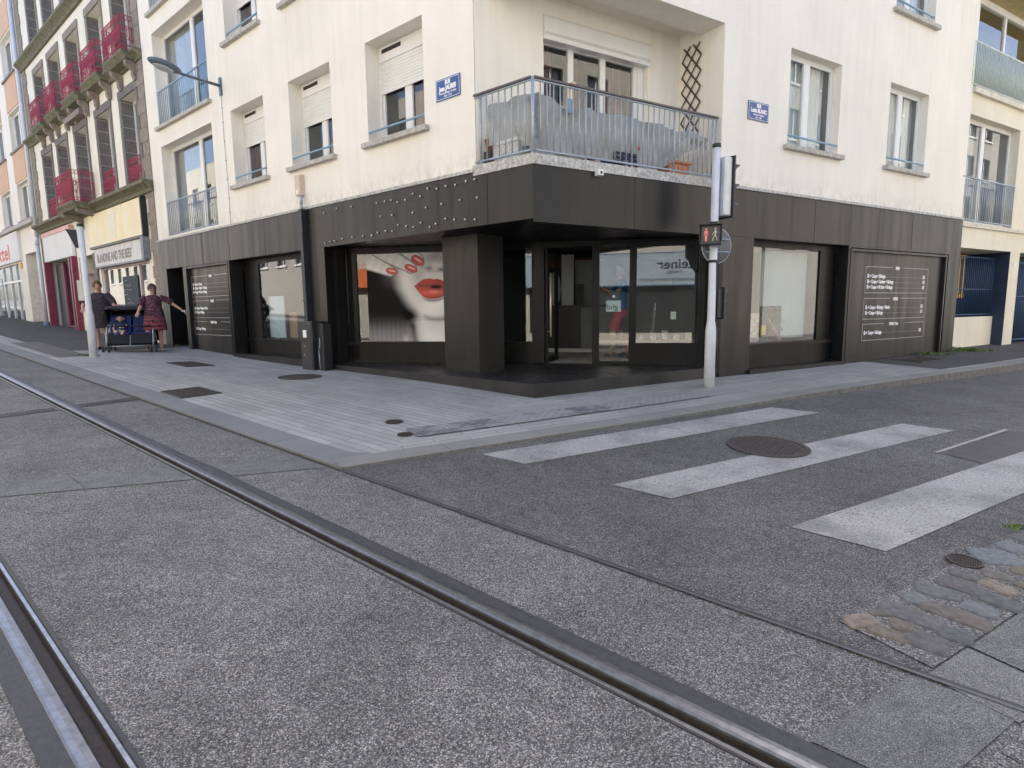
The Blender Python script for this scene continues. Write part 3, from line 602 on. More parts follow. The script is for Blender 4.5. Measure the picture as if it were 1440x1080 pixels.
# open leaf: swung inwards at the left of the gap
q=D.p(3.74,-.05,0); dd=(D.d*.10-D.n*.99).normalized(); OD=Fr(q,dd,ZZ.cross(dd))
lf=MB(); lf.box(OD,0,.06,-.03,.03,.24,2.25); lf.box(OD,.72,.78,-.03,.03,.24,2.25); lf.box(OD,.06,.72,-.03,.03,.24,.33); lf.box(OD,.06,.72,-.03,.03,2.17,2.25); lf=mk('open_door_leaf',lf,CLADD,apt)
hb=MB(); hb.bar(D.p(3.84,.05,.71),D.p(3.84,.05,1.82),.016,10); hb.bar(D.p(3.84,.05,.8),D.p(3.77,-.02,.8),.008,6); hb.bar(D.p(3.84,.05,1.73),D.p(3.77,-.02,1.73),.008,6); mk('door_handle',hb,plain('brushed_brass',(.75,.66,.50),.35,.05,5,metal=.5),lf)
# notices on the glass
nb=MB(); nb.box(D,4.80,5.05,-.045,-.036,1.14,1.33); n1=tag(mk('notice',nb,plain('pale_notice',(.55,.68,.68),.6,.05,5)),'pale green notice reading ghd on the glass door','notice')
t1=text('ghd',D,5.0,-.034,1.18,.13,TXTK,mirror=True); mk('lettering',t1,TXTK,n1)
nb=MB(); nb.box(D,4.86,5.02,-.045,-.036,1.35,1.50); n2=tag(mk('notice',nb,plain('dark_notice',(.05,.05,.06),.5,.1,5)),'small dark notice above the pale one on the glass door','notice')
nb=MB(); nb.ell(D.p(4.93,-.034,1.40),.025,.004,.025); mk('emblem',nb,TXTW,n2)
nb=MB(); nb.box(D,5.88,5.97,-.045,-.036,1.0,1.13); n3=tag(mk('notice',nb,plain('cream_notice',(.6,.62,.5),.6,.05,5)),'small cream card on the right shop window','notice')
vt=MB(); F2=D
s_=text('COLORISATION',Fr(D.p(5.62,-.034,.66),ZZ,D.n),0,0,0,.085,TXTW) if False else None
# vertical lettering along the window edge
vm=MB()
for i,ch in enumerate('COIFFURE'):
    tt=text(ch,D,5.60+.006*i,-.040,.70+.075*i,.075,TXTW,mirror=True); vm.add(tt.v,tt.f)
mk('window_lettering',vm,plain('silver_lettering',(.55,.55,.55),.5,.05,4),f)

# ---------------------------------------------------------------- poster (printed picture: procedural colours per grid point)
def poster():
    NX,NY=330,340; X,Y=np.meshgrid(np.linspace(0,1,NX),np.linspace(0,1,NY))   # Y down
    def S(e0,e1,x): t=np.clip((x-e0)/(e1-e0),0,1); return t*t*(3-2*t)
    # measured in the 1016x1080 enlargement: x 215..985, y 130..955
    px=215+X*770; py=130+Y*825
    face=np.full_like(X,.60)
    # jaw / hair boundary
    bx=np.interp(py,[130,300,360,450,560,640,720,780,955],[470,480,480,500,560,610,660,640,700])
    hair=1-S(-70,95,px-bx); lum=.66-.64*hair+.07*hair*np.exp(-((px-420)/60)**2)*np.exp(-((py-330)/90)**2)
    # lower part: shoulder and strands
    low=S(680,860,py); strands=(.5+.5*np.sin(px*.21)*np.sin(px*.067+1))*(1-S(480,640,px))
    lum=np.where(py>0,lum*(1-low*.55)+low*(.10+.14*S(760,950,py)+.22*S(520,720,px)+.07*strands),lum)
    vneck=np.exp(-((px-(630+(py-780)*.12))/28)**2)*S(740,820,py); lum-=vneck*.22
    vneck=np.exp(-((px-560)/24)**2)*S(860,940,py); lum+=vneck*.18
    lum+=.10*np.exp(-((px-820)/150)**2-((py-620)/120)**2)
    chin=np.exp(-((py-(745-.0016*(px-860)**2))/26)**2)*S(700,760,px); lum-=.30*chin*(py>650)
    lum-=.22*np.exp(-((px-980)/60)**2-((py-720)/40)**2); lum-=.14*np.exp(-((px-640)/60)**2-((py-700)/60)**2)
    # nose
    n=np.exp(-((px-850)/90)**2-((py-215)/110)**2); lum-=.26*np.exp(-((px-850)/105)**2-((py-170)/70)**2)+.10*np.exp(-((px-700)/90)**2-((py-470)/200)**2)
    lum-=.36*np.exp(-((px-795)/34)**2-((py-272)/20)**2); lum-=.40*np.exp(-((px-905)/34)**2-((py-284)/18)**2); lum-=.16*np.exp(-((px-735)/22)**2-((py-230)/60)**2); lum+=.10*np.exp(-((px-850)/40)**2-((py-235)/40)**2); lum-=.12*np.exp(-((px-850)/80)**2-((py-300)/14)**2)
    lum-=.12*np.exp(-((px-690)/50)**2-((py-330)/60)**2)
    col=np.stack([lum,lum*.985,lum*.99],-1)
    # fingers
    def capsule(ax,ay,bx_,by,r0,r1):
        dx,dy=bx_-ax,by-ay; L2=dx*dx+dy*dy; t=np.clip(((px-ax)*dx+(py-ay)*dy)/L2,0,1.0); d=np.hypot(px-(ax+t*dx),py-(ay+t*dy)); return d-(r0+(r1-r0)*t),t
    for ax,ay,bx_,by,r0,r1 in ((540,50,700,192,74,54),(300,70,628,262,84,56),(100,130,436,288,100,54)):
        d,t=capsule(ax,ay,bx_,by,r0,r1); m=1-S(-4,3,d); v=.66-.42*S(-22,0,d)+.03*np.sin(t*30); 
        col=col*(1-m[...,None])+np.stack([v,v*.985,v*.985],-1)*m[...,None]
    for cx,cy,rx,ry,an in ((692,197,66,42,.60),(630,268,64,33,.42),(452,290,58,31,.25)):
        ca,sa=math.cos(an),math.sin(an); x=(px-cx)*ca+(py-cy)*sa; y=-(px-cx)*sa+(py-cy)*ca; d=np.sqrt((np.abs(x)/rx)**2.6+(np.abs(y)/ry)**2.2)
        m=1-S(.93,1.04,d); hl=np.exp(-((x)/(rx*.55))**4-((y+ry*.15)/(ry*.14))**2)
        c=np.stack([.55+.4*hl-.12*S(.6,1,d),.15+.7*hl+.0*d,.14+.65*hl],-1); col=col*(1-m[...,None])+c*m[...,None]
    # lips
    up=np.interp(px,[655,700,745,800,830,860,905,950,985],[432,395,370,366,374,370,382,415,440]); mid=np.interp(px,[655,700,760,820,870,920,985],[433,437,436,446,450,455,462]); lo=np.interp(px,[655,700,740,790,840,890,940,985],[436,500,540,556,556,545,515,480])
    m=S(-4,4,py-up)*S(-4,4,lo-py)*(px>655); v=np.ones_like(X)*.72
    shade=.75+.25*np.exp(-((py-505)/34)**2)-.3*np.exp(-((py-lo)/12)**2); glo=np.exp(-((px-835)/45)**2-((py-490)/14)**2)*(.5+.5*np.sin(px*.35)); dk=np.exp(-((px-870)/26)**2)*.25
    c=np.stack([.60*shade+.3*glo-dk*.4,.15*shade+.33*glo,.125*shade+.31*glo],-1)
    wob=np.exp(-((py-mid)/10)**2)*S(655,720,px); gm=np.exp(-((py-mid+6)/16)**2)*S(655,700,px)*(1-S(830,900,px)*.2)
    c=c*(1-gm[...,None]*.75)+np.stack([.20*np.ones_like(X),.12+0*X,.11+0*X],-1)*gm[...,None]*.75; op=np.exp(-((px-850)/48)**4-((py-444)/15)**2); c=c*(1-op[...,None])+.01*op[...,None]
    col=col*(1-m[...,None])+c*m[...,None]
    sh=np.exp(-((py-lo-14)/14)**2)*S(690,780,px)*(1-m)*(py>500); col*=(1-.6*sh[...,None])
    seam=np.exp(-((py-752)/2.5)**2); col*=(1-.35*seam[...,None]); col*=(.985+.015*np.sin(py*.9))[...,None]
    col=np.clip(np.clip(col,0,1)**1.2*1.15,.004,.9); 
    me=bpy.data.meshes.new('poster'); V=[D.p(.33+1.66*X[j,i],-.012,2.245-(2.245-.625)*Y[j,i]) for j in range(NY) for i in range(NX)]
    F_=[(j*NX+i,j*NX+i+1,(j+1)*NX+i+1,(j+1)*NX+i) for j in range(NY-1) for i in range(NX-1)]
    me.from_pydata([tuple(v) for v in V],[],F_); ca=me.color_attributes.new('print','FLOAT_COLOR','POINT'); arr=np.ones((NX*NY,4),dtype=np.float32); arr[:,:3]=col.reshape(-1,3); ca.data.foreach_set('color',arr.ravel())
    m=bpy.data.materials.new('poster_print'); m.use_nodes=True; bs=m.node_tree.nodes['Principled BSDF']; at=m.node_tree.nodes.new('ShaderNodeVertexColor'); at.layer_name='print'; m.node_tree.links.new(at.outputs[0],bs.inputs['Base Color']); bs.inputs['Roughness'].default_value=.6; bs.inputs['Specular IOR Level'].default_value=.08
    me.materials.append(m); o=bpy.data.objects.new('poster',me); COL.objects.link(o); return tag(o,'large window poster of a pale face with red lips and red fingernails','poster')
poster()

# ---------------------------------------------------------------- shop interior
inr=thing('shop_interior','dim hairdresser interior with pale panels and tiled floor behind the glass','room',D.p(3,-2,.23))
TILE=m_slab('floor_tiles',(.42,.41,.38),.4,.4,-math.atan2(D.d.y,D.d.x),.008,.2,.08,0)
mb=MB(); mb.quad(*[D.p(u,v,.235) for u,v in ((-.3,-.06),(6.6,-.06),(6.6,-4.2),(-.3,-4.2))]); mk('floor',mb,TILE,inr)
mb=MB(); mb.quad(*[D.p(u,v,2.5) for u,v in ((-.3,-.06),(6.6,-.06),(6.6,-4.2),(-.3,-4.2))]); mb.quad(*[D.p(u,-4.2,w) for u,w in ((-.3,.2),(6.6,.2),(6.6,2.5),(-.3,2.5))]); mb.quad(*[D.p(-.3,v,w) for v,w in ((-.06,.2),(-4.2,.2),(-4.2,2.5),(-.06,2.5))]); mb.quad(*[D.p(6.6,v,w) for v,w in ((-.06,.2),(-4.2,.2),(-4.2,2.5),(-.06,2.5))]); mk('wall',mb,plain('shop_wall',(.10,.10,.105),.8,.1,2),inr)
mk('panel',MB().box(D,3.58,3.86,-3.3,-3.2,.24,2.42),plain('pale_panel',(.72,.70,.62),.6,.05,2),inr); mk('grey_partition',MB().box(D,3.87,6.4,-3.5,-3.4,.24,2.3),plain('grey_partition',(.36,.37,.35),.7,.08,2),inr); mk('screen',MB().box(D,3.92,4.08,-3.3,-3.25,1.25,1.75),BLK,inr)
mb=MB(); mb.box(D,3.2,6.2,-3.52,-3.45,2.15,2.35); mk('beam',mb,plain('brown_beam',(.16,.07,.04),.6,.2,4),inr)
mb=MB()
for u in (0,1,2,3,4,5): pass
mb.box(D,2.9,5.3,-2.55,-2.52,.24,.34); mk('skirting_tiles',mb,plain('white_tiles',(.6,.6,.56),.4,.06,3),inr)
cn=thing('counter','black reception counter inside the open shop door','counter',D.p(4.1,-2.3,.24)); mb=MB(); mb.box(D,3.2,4.72,-2.9,-2.5,.33,1.22); mb.box(D,3.15,4.77,-2.95,-2.47,1.22,1.27); mk('body',mb,plain('counter_black',(.022,.021,.022),.45,.1,3),cn)
mb=MB(); mb.box(D,4.11,5.0,-2.5,-2.47,.33,1.22); mk('end_panel',mb,plain('counter_grey',(.15,.16,.15),.5,.1,3),cn)
mr=thing('mirror','oval greenish mirror behind the reception counter','mirror',D.p(4.05,-3.3,1.6)); mb=MB(); mb.ell(D.p(3.42,-3.25,1.65),.14,.02,.40,Matrix(((D.d.x,D.n.x,0),(D.d.y,D.n.y,0),(0,0,1))).to_quaternion()); mk('glass',mb,plain('mirror_tint',(.38,.45,.36),.25,.3,6),mr)
mb=MB()
for i in range(5): mb.box(D,5.35+.2*i,5.45+.2*i,-.5,-.35,.62,.72+.04*(i%3))
pr=thing('product_bottles','row of coloured hair products in the right shop window','bottles',D.p(5.8,-.4,.62)); mb.cur=0; mk('bottles',mb,plain('bottles',(.30,.34,.30),.4,.6,25),pr)
mb=MB(); mb.box(D,4.6,6.5,-.9,-.45,.58,.62); mk('shelf',mb,plain('pine_shelf',(.55,.42,.30),.6,.1,5),pr)

# left bay window (A) and right bay window (B)
def bay(F,u0,u1,v,z0,z1,bot,right_panel,name,label):
    fr=MB(); fr.box(F,u0,u1,v-.05,v+.01,z1-.02,z1+.12); fr.box(F,u0,u1,v-.05,v+.05,z0-.06,z0); fr.box(F,u0,u1,v-.03,v,bot,z0-.06); fr.box(F,u0-.0,u0+.03,v-.05,v+.01,z0,z1-.02)
    fr.box(F,right_panel,u1,v-.06,v+.005,z0,z1-.02)
    f=mk('shop_window',fr,CLADD,apt); gb=MB(); gb.quad(*[F.p(u,v-.02,w) for u,w in ((u0,z0),(right_panel,z0),(right_panel,z1),(u0,z1))]); mk('pane',gb,m_glass('bay_glass',(.8,.86,.86),2.1),f)
    rb=MB(); room(rb,F,u0,u1,z0-.05,z1+.1,v-.05,v-1.6); mk('room_lining',rb,plain('bay_lining',(.16,.16,.16),.8,.1,2),f); return f
fa=bay(A,5.58,8.62,-.28,.62,2.30,.2,7.98,'','')
fb=bay(B,4.34,7.02,-.19,.54,2.25,.11,6.58,'','')
def flat(F,u0,u1,v,w0,w1,mat,label,name,cat,t=.02):
    mb=MB(); mb.box(F,u0,u1,v-t,v,w0,w1); return tag(mk(name,mb,mat),label,cat)
flat(A,7.28,7.95,-.45,.63,1.55,plain('pale_blue_film',(.50,.58,.60),.6,.08,2),'pale blue screen standing behind the left shop window','display_screen','screen')
flat(A,6.95,7.27,-.55,.63,1.20,plain('cardboard',(.34,.22,.12),.8,.1,6),'brown cardboard panel behind the left shop window','cardboard_panel','panel')
flat(B,5.15,6.50,-.40,.60,2.2,plain('pale_blind',(.42,.46,.44),.7,.06,2,streak=True),'pale roller blind hanging inside the right shop window','roller_blind','blind')
# posters standing in the right bay window
ps=thing('display_card','leftmost display card of blonde hair in the right shop window','display card',B.p(4.9,-.3,.6)); mb=MB(); mb.box(B,4.74,5.05,-.34,-.32,.56,1.08); o=mk('card',mb,plain('hair_print',(.50,.38,.33),.6,.5,22),ps)
ps=thing('window_plant','dark green plant with red and white ribbon in the right shop window','plant',B.p(5.4,-.35,.58)); mb=MB()
rr=random.Random(9)
for i in range(90):
    c=B.p(5.12+rr.random()*.62,-.30-rr.random()*.08,.56+rr.random()*.62); d=Vector((rr.uniform(-1,1),rr.uniform(-1,1),rr.uniform(-.2,1)))*.07; e=d.cross(ZZ).normalized()*.02; mb.add([c,c+d*.5+e,c+d,c+d*.5-e],[(0,1,2,3)])
mk('leaves',mb,plain('dark_leaves',(.03,.07,.04),.6,.3,6),ps); mb=MB(); mb.box(B,5.12,5.72,-.37,-.355,.56,1.2); mk('backing_card',mb,plain('green_card',(.03,.05,.035),.6,.3,6),ps); mb=MB(); mb.bar(B.p(5.38,-.29,.85),B.p(5.62,-.29,.58),.035,4); mb.bar(B.p(5.25,-.29,1.0),B.p(5.38,-.29,.85),.022,4); mk('ribbon',mb,plain('ribbon',(.55,.25,.28),.5,.5,30),ps)
flat(B,5.06,5.19,-.28,.68,.86,YEL,'small orange box in the right shop window','display_box','box')

# menu panels
def menu(F,dirn,u0,u1,z0,z1,boxes,items,label,recess,inset):
    t=thing('price_panel',label,'price board',F.p((u0+u1)/2,0,z0))
    mb=MB(); mb.box(F,u0,u1,-recess-.02,-recess,z0,z1); mk('panel',mb,CLAD,t)
    fr=MB(); fr.box(F,u0-.0,u1,-recess,CV+.01,z1-.045,z1); fr.box(F,u0,u0+.05,-recess,CV+.008,z0,z1-.045); fr.box(F,u1-.05,u1,-recess,CV+.008,z0,z1-.045); fr.box(F,u0+.05,u1-.05,-recess,CV-.02,z0,z0+.16); mk('frame',fr,CLAD,t)
    lb=MB(); h=.006; v=-recess+.003
    for (a,b,c,d,ga,gb_) in boxes: # u left, right, bottom, top, gap
        lb.box(F,min(a,b),max(a,b),-recess+.0005,v,c-h,c+h)
        for x0,x1 in ((a,ga),(gb_,b)): lb.box(F,min(x0,x1),max(x0,x1),-recess+.0005,v,d-h,d+h)
        for x in (a,b): lb.box(F,x-h,x+h,-recess+.0005,v,c,d)
    tb=MB()
    for it in items:
        s,u,w_,size,al,xs=it; m=text(s,F,u,-recess,w_,size,TXTW,dirn=dirn,xs=xs,bold=.004,align=al,depth=.003); tb.add(m.v,m.f)
        if al=='LEFT' and len(s)>6:
            W_=max((Vector(x)-F.o).dot(F.d)*dirn for x in m.v); e=it[1]+0; 
            end=[i for i in items if i[4]=='RIGHT' and abs(i[2]-w_)<.03][0][1]-dirn*.16; st=W_*dirn+dirn*.06
            lb.box(F,min(st,end),max(st,end),-recess+.0005,v,w_+.018,w_+.022)
    mk('ruled_lines',lb,LINE,t); mk('lettering',tb,TXTW,t)
def mitems(x0,x1,xc,Z,pr,sz,xs,big):
    L=[('Sh + Coupe + Séchage','Sh + Coupe + Couleur + Séchage','Sh + Coupe + Mèches + Séchage'),('Sh + Coupe + Séchage + Barbe','Sh + Coupe + Séchage'),('Sh + Coupe + Séchage',)]
    H=('FEMME','HOMME','ENFANT -12ans'); out=[]
    for k in range(3):
        out.append((H[k],xc,Z[k][0],big,'CENTER',.62))
        for i,s in enumerate(L[k]): out.append((s,x0,Z[k][1+i],sz,'LEFT',xs)); out.append((pr[k][i],x1,Z[k][1+i],sz,'RIGHT',.6))
    return out
PRC=(('20€','40€','60€'),('20€','15€'),('12€',))
menu(B,1,7.20,11.0,-.3,2.28,[(7.87,10.33,1.44,1.96,8.86,9.26),(7.87,10.33,.91,1.33,8.84,9.26),(7.88,10.34,.48,.81,8.68,9.52)],mitems(7.94,10.22,9.06,((1.92,1.745,1.635,1.525),(1.29,1.115,1.005),(.77,.60)),PRC,.100,.72,.085),'black wall price board of the hairdresser on the side street, right of the shop window',.03,0)
menu(A,-1,8.78,11.15,-.3,2.35,[(11.05,8.86,1.60,2.10,10.1,9.75),(11.05,8.86,1.08,1.50,10.12,9.72),(11.06,8.87,.66,.985,10.3,9.55)],mitems(10.98,8.93,9.93,((2.06,1.885,1.79,1.69),(1.46,1.29,1.19),(.945,.78)),PRC,.088,.68,.08),'black wall price board of the hairdresser on the tram street, beside the left doorway',.05,0)
# left doorway
mb=MB(); mb.box(A,11.32,12.39,-.45,-.40,.2,2.37); dd_=mk('door',mb,CLADD,apt); mb=MB(); mb.box(A,11.42,12.3,-.40,-.39,.9,2.2); mk('pane',mb,plain('dark_door_glass',(.012,.012,.014),.15,.1,3),dd_)

# rivets, wall boxes, down pipe, utility box
RV=[(4.75,2.97),(4.34,3.0),(3.9,2.98),(3.2,2.95),(2.99,2.95),(2.83,2.95),(2.67,2.9),(2.48,2.91),(2.3,2.98),(2.13,2.92),(1.96,3.01),(1.76,2.98),(1.57,2.99),(1.37,2.98),(1.16,3.0),(.99,3.0),(3.11,2.73),(2.82,2.72),(2.32,2.7),(2.01,2.74),(1.67,2.75),(1.29,2.76),(.95,2.75),(1.59,2.53),(1.41,2.5),(1.19,2.48),(1.0,2.46),(2.14,2.53),(1.94,2.45),(1.8,2.48),(2.31,2.48),(2.48,2.51),(2.68,2.55),(2.83,2.47),(3.0,2.49),(3.21,2.48),(3.37,2.45),(3.61,2.46),(3.92,2.47),(4.22,2.47),(4.46,2.45),(4.6,2.45),(4.77,2.44)]
for u,z in RV:
    mb=MB(); mb.lathe(A.p(u,CV,z),[(.009,0),(.009,.016),(.016,.018),(.014,.024),(.001,.026)],10,A.n); mk('sign_stud',mb,plain('stud_metal',(.62,.62,.64),.35,.1,5,metal=.3),apt)
def wallbox(F,u,w,su,sw,dep,mat,label,name,cat):
    t=thing(name,label,cat,F.p(u,CV,w)); mb=MB(); mb.box(F,u-su,u+su,0,dep,w-sw,w+sw); mk('housing',mb,mat,t,bevel=.01); return t
t=wallbox(B,1.02,3.03,.045,.04,.12,WHITE,'small white sensor box at the top of the black fascia, below the balcony','sensor_box','sensor'); mb=MB(); mb.lathe(B.p(1.02,.12,3.03),[(.018,0),(.014,.01),(.001,.015)],10,B.n); mk('lens',mb,DARK,t)
t=wallbox(A,5.50,3.55,.085,.19,.11,plain('beige_box',(.62,.50,.40),.6,.12,8),'beige cable box on the cream wall above the black down pipe','cable_box','wall box'); mb=MB(); mb.box(A,5.46,5.52,.11,.125,3.38,3.46); mk('latch',mb,SHUT,t)
mb=MB(); mb.path([A.p(5.42,.08,3.35),A.p(5.41,.10,3.2),A.p(5.40,.11,3.08)],.03); mk('elbow',mb,STEEL,t)
t=thing('down_pipe','black square pipe running down the shop front to the utility box','pipe',A.p(5.42,.1,.9)); mb=MB(); mb.box(A,5.36,5.46,CV,.14,.95,3.1); mk('duct',mb,BLKM,t); mb=MB(); 
for z in (1.4,2.0,2.7): mb.box(A,5.34,5.48,CV,.145,z,z+.03)
mk('bracket',mb,BLK,t)
bp=A.p(5.12,.22,0); bz=gz(bp.x,bp.y)-C0.z
t=thing('utility_box','black electrical utility box standing on the pavement against the shop front','utility box',gP(bp)); mb=MB(); mb.box(A,4.96,5.36,.05,.30,bz-.02,bz+.56); mb.box(A,4.93,5.40,.05,.31,bz+.56,bz+.92); mb.box(A,4.72,4.95,.05,.22,bz,bz+.88); mk('cabinet',mb,BLK,t,bevel=.006)
mb=MB(); mb.box(A,4.97,5.36,.311,.318,bz+.60,bz+.90); mb.box(A,5.0,5.32,.301,.308,bz+.05,bz+.52)
mk('door',mb,BLKM,t,bevel=.004); mb=MB(); mb.box(A,5.12,5.24,.319,.321,bz+.62,bz+.76); mk('sticker',mb,TXTW,t); mb=MB()
for zq in (.46,.3): mb.bar(A.p(5.2,.308,bz+zq),A.p(5.2,.325,bz+zq),.02,10)
mb.bar(A.p(5.0,.31,bz+.88),A.p(5.0,.33,bz+.88),.015,8); mk('lock',mb,plain('old_brass',(.35,.25,.12),.5,.2,8,metal=.5),t)
mb=MB(); mb.path([A.p(4.82,.235,bz+.62),A.p(4.8,.25,bz+.5),A.p(4.84,.25,bz+.38),A.p(4.82,.25,bz+.05)],.008,6); mk('cable',mb,STEEL,t)

# street name plates
def plate(F,dirn,u0,u1,w0,w1,lines,label):
    t=thing('street_sign',label,'street sign',F.p((u0+u1)/2,0,(w0+w1)/2)); mb=MB(); mb.box(F,u0,u1,.004,.016,w0,w1); mk('plate',mb,SIGNB,t,bevel=.003)
    mb=MB(); b=.014; e=.006
    mb.box(F,u0+b,u1-b,.0162,.0178,w0+b,w0+b+e);mb.box(F,u0+b,u1-b,.0162,.0178,w1-b-e,w1-b);mb.box(F,u0+b,u0+b+e,.0162,.0178,w0+b+e,w1-b-e);mb.box(F,u1-b-e,u1-b,.0162,.0178,w0+b+e,w1-b-e); mk('border',mb,TXTW,t)
    mb=MB(); uc=(u0+u1)/2
    for s,w_,sz,xs in lines: m=text(s,F,uc,.016,w_,sz,TXTW,dirn=dirn,xs=xs,bold=.006 if sz>.05 else .001,align='CENTER'); mb.add(m.v,m.f)
    mk('lettering',mb,TXTW,t)
plate(A,-1,1.265,1.76,4.19,4.48,[('RUE',4.395,.075,.75),('Jean JAURES',4.315,.085,.78),('Homme politique  Socialiste',4.268,.036,.85),('1859 - 1914',4.225,.036,.9)],'blue enamel street plate RUE Jean JAURES on the cream wall left of the balcony')
plate(B,1,4.095,4.605,4.20,4.49,[('RUE',4.405,.072,.75),('Louis BLANC',4.325,.085,.80),('Historien  Politique',4.278,.036,.9),('1811 - 1882',4.235,.036,.9)],'blue enamel street plate RUE Louis BLANC on the cream wall right of the balcony')

# ---------------------------------------------------------------- corner balcony
bal=thing('balcony_railing','grey barred railing round the corner balcony above the shop','railing',C0+ZZ*3.18)
cA=C0+(A.n+B.n)*(.0/(1+A.n.dot(B.n)))
def railside(F,u0,u1,n):
    top=MB(); top.box(F,u0,u1,-.035,.02,4.10,4.125); mk('handrail',top,plain('brown_handrail',(.10,.085,.08),.5,.2,10),bal)
    [mk('rail_bar',MB().bar(F.p(u0,-.008,z_),F.p(u1,-.008,z_),.0145,6),STEEL,bal) for z_ in (4.085,3.235)]
    for i in range(1,n): 
        x=u0+(u1-u0)*i/n; m=MB(); m.bar(F.p(x,-.008,3.235),F.p(x,-.008,4.09),.0095 if i%8 else .016,6); 
        if i%8==0: m.bar(F.p(x,-.008,3.12),F.p(x,-.008,3.235),.016,6)
        mk('baluster',m,STEEL,bal)
railside(A,.02,1.02,9); railside(B,.02,3.42,33)
m=MB(); m.bar(C0+ZZ*3.12,C0+ZZ*4.11,.022,8); m.bar(B.p(3.40,-.01,3.12),B.p(3.40,-.01,4.1),.014,8); mk('corner_post',m,STEEL,bal)
# tarpaulin tied behind the bars
tp=MB(); path_=[]; 
n=150; pts=[]
La,Lb=.84,3.33
for i in range(n+1):
    s=(La+Lb)*i/n
    Pq=A.p(La-s,-.07,0) if s<La else B.p(s-La,-.07,0)
    if s<La: nn=A.n
    else: nn=B.n
    x=s-La
    top=3.99 if s<La*.98 else 3.965-.03*x+.012*math.sin(x*9)
    top-=.03*abs(math.sin(s*5))
    if x>.33 and x<1.0: top-=.07*math.sin((x-.33)/.67*math.pi)
    if s<.84: top=3.975+.012*math.sin(s*14)
    bot=3.33+.10*sm((.6-s)/.6) if x<0 else 3.25+.02*math.sin(x*6)
    if x>1.9: bot=3.235+.0*x
    if x>2.15: bot=3.235+.40*sm((x-2.15)/1.0)
    pts.append((Pq,nn,top,bot,s,x))
m_=26; V=[]
for (Pq,nn,top,bot,s,x) in pts:
    for j in range(m_+1):
        t=j/m_; z=bot+(top-bot)*t
        sw=.022*math.sin(s*11+t*3)+.026*math.sin(s*4.3-t*5+1)+.016*abs(math.sin(s*17-t*6))-.014*abs(math.sin(s*29+t*9+math.sin(t*5)))+.012*math.sin(s*23+4*t)
        sw+=.03*math.exp(-((x-.62)/.10)**2)*(1-t)*math.sin(t*7)+.02*math.sin((s*2.6+t*2.2)*4)*t
        sw-=.035*math.exp(-(((x-2.6)-(t-.4)*.9)/.09)**2)
        V.append(Pq+nn*(sw*.9-.035)+ZZ*z)
tp.add(V,[(i*(m_+1)+j,i*(m_+1)+j+1,(i+1)*(m_+1)+j+1,(i+1)*(m_+1)+j) for i in range(n) for j in range(m_)],True)
tag(mk('tarpaulin',tp,plain('grey_tarpaulin',(.35,.355,.34),.6,.12,4,streak=False,bmp=.15)),'crumpled grey tarpaulin tied along the inside of the balcony railing','tarpaulin')
# things on the balcony
t=thing('box','white patterned box on the left end of the balcony','box',A.p(.5,-.2,3.18)); mb=MB(); mb.box(A,.28,.72,-.40,-.06,3.20,3.40)
mk('body',mb,plain('patterned_card',(.50,.50,.47),.7,.75,60),t); mb=MB(); mb.bar(A.p(.22,-.10,3.45),A.p(.74,-.10,3.43),.035,8); mk('rolled_mat',mb,plain('mat_white',(.60,.6,.58),.7,.4,30),t)
t=thing('flower_pot','brown terracotta pot at the left end of the balcony','pot',A.p(.87,-.2,3.18)); mb=MB(); mb.lathe(A.p(.86,-.15,3.38),[(.05,0),(.075,.14),(.085,.14),(.085,.16),(.06,.16)],14); mk('pot',mb,plain('terracotta',(.28,.12,.06),.8,.15,10),t); mb=MB(); mb.box(A,.80,.93,-.22,-.08,3.18,3.375); mk('stand',mb,plain('dark_stand',(.06,.05,.04),.7,.2,8),t)
t=thing('crate','dark blue plastic crate with a pink handled stick on the balcony','crate',B.p(1.65,-.25,3.18)); mb=MB()
for z in (3.19,3.25,3.31,3.37): mb.box(B,1.42,1.85,-.10,-.085,z,z+.035); mb.box(B,1.42,1.85,-.40,-.385,z,z+.035); mb.box(B,1.42,1.435,-.385,-.10,z,z+.035); mb.box(B,1.835,1.85,-.385,-.10,z,z+.035)
for u in (1.42,1.56,1.70,1.835): mb.box(B,u,u+.015,-.104,-.081,3.18,3.41)
mb.box(B,1.435,1.835,-.385,-.10,3.18,3.2); mk('basket',mb,NAVY,t); mb=MB(); mb.path([B.p(1.76,-.2,3.2),B.p(1.79,-.15,3.5),B.p(1.82,-.13,3.56),B.p(1.88,-.12,3.56),B.p(1.91,-.12,3.48)],.014,8); mk('stick',mb,plain('pink_handle',(.55,.12,.18),.5,.3,30),t)
t=thing('planter','orange plastic planter at the right end of the balcony','planter',B.p(2.85,-.3,3.18)); mb=MB(); mb.prism([B.p(2.55,-.42,3.19),B.p(2.98,-.42,3.19),B.p(2.98,-.15,3.19),B.p(2.55,-.15,3.19)],ZZ*.2); mb.box(B,2.52,3.01,-.45,-.12,3.39,3.43); mk('trough',mb,plain('orange_plastic',(.50,.17,.055),.5,.15,8),t,bevel=.01)
t=thing('stone_block','pale block and cardboard box standing behind the balcony bars','block',B.p(.95,-.25,3.18)); mb=MB(); mb.box(B,.55,.72,-.3,-.12,3.18,3.31); mk('pale_tub',mb,WHITE,t); mb=MB(); mb.box(B,.75,1.10,-.35,-.14,3.18,3.42); mk('brown_box',mb,plain('greybrown_box',(.20,.17,.14),.8,.2,6),t); mb=MB(); mb.box(B,1.0,1.10,-.135,-.12,3.2,3.40); mk('flap',mb,plain('carton',(.36,.25,.15),.8,.1,6),t)
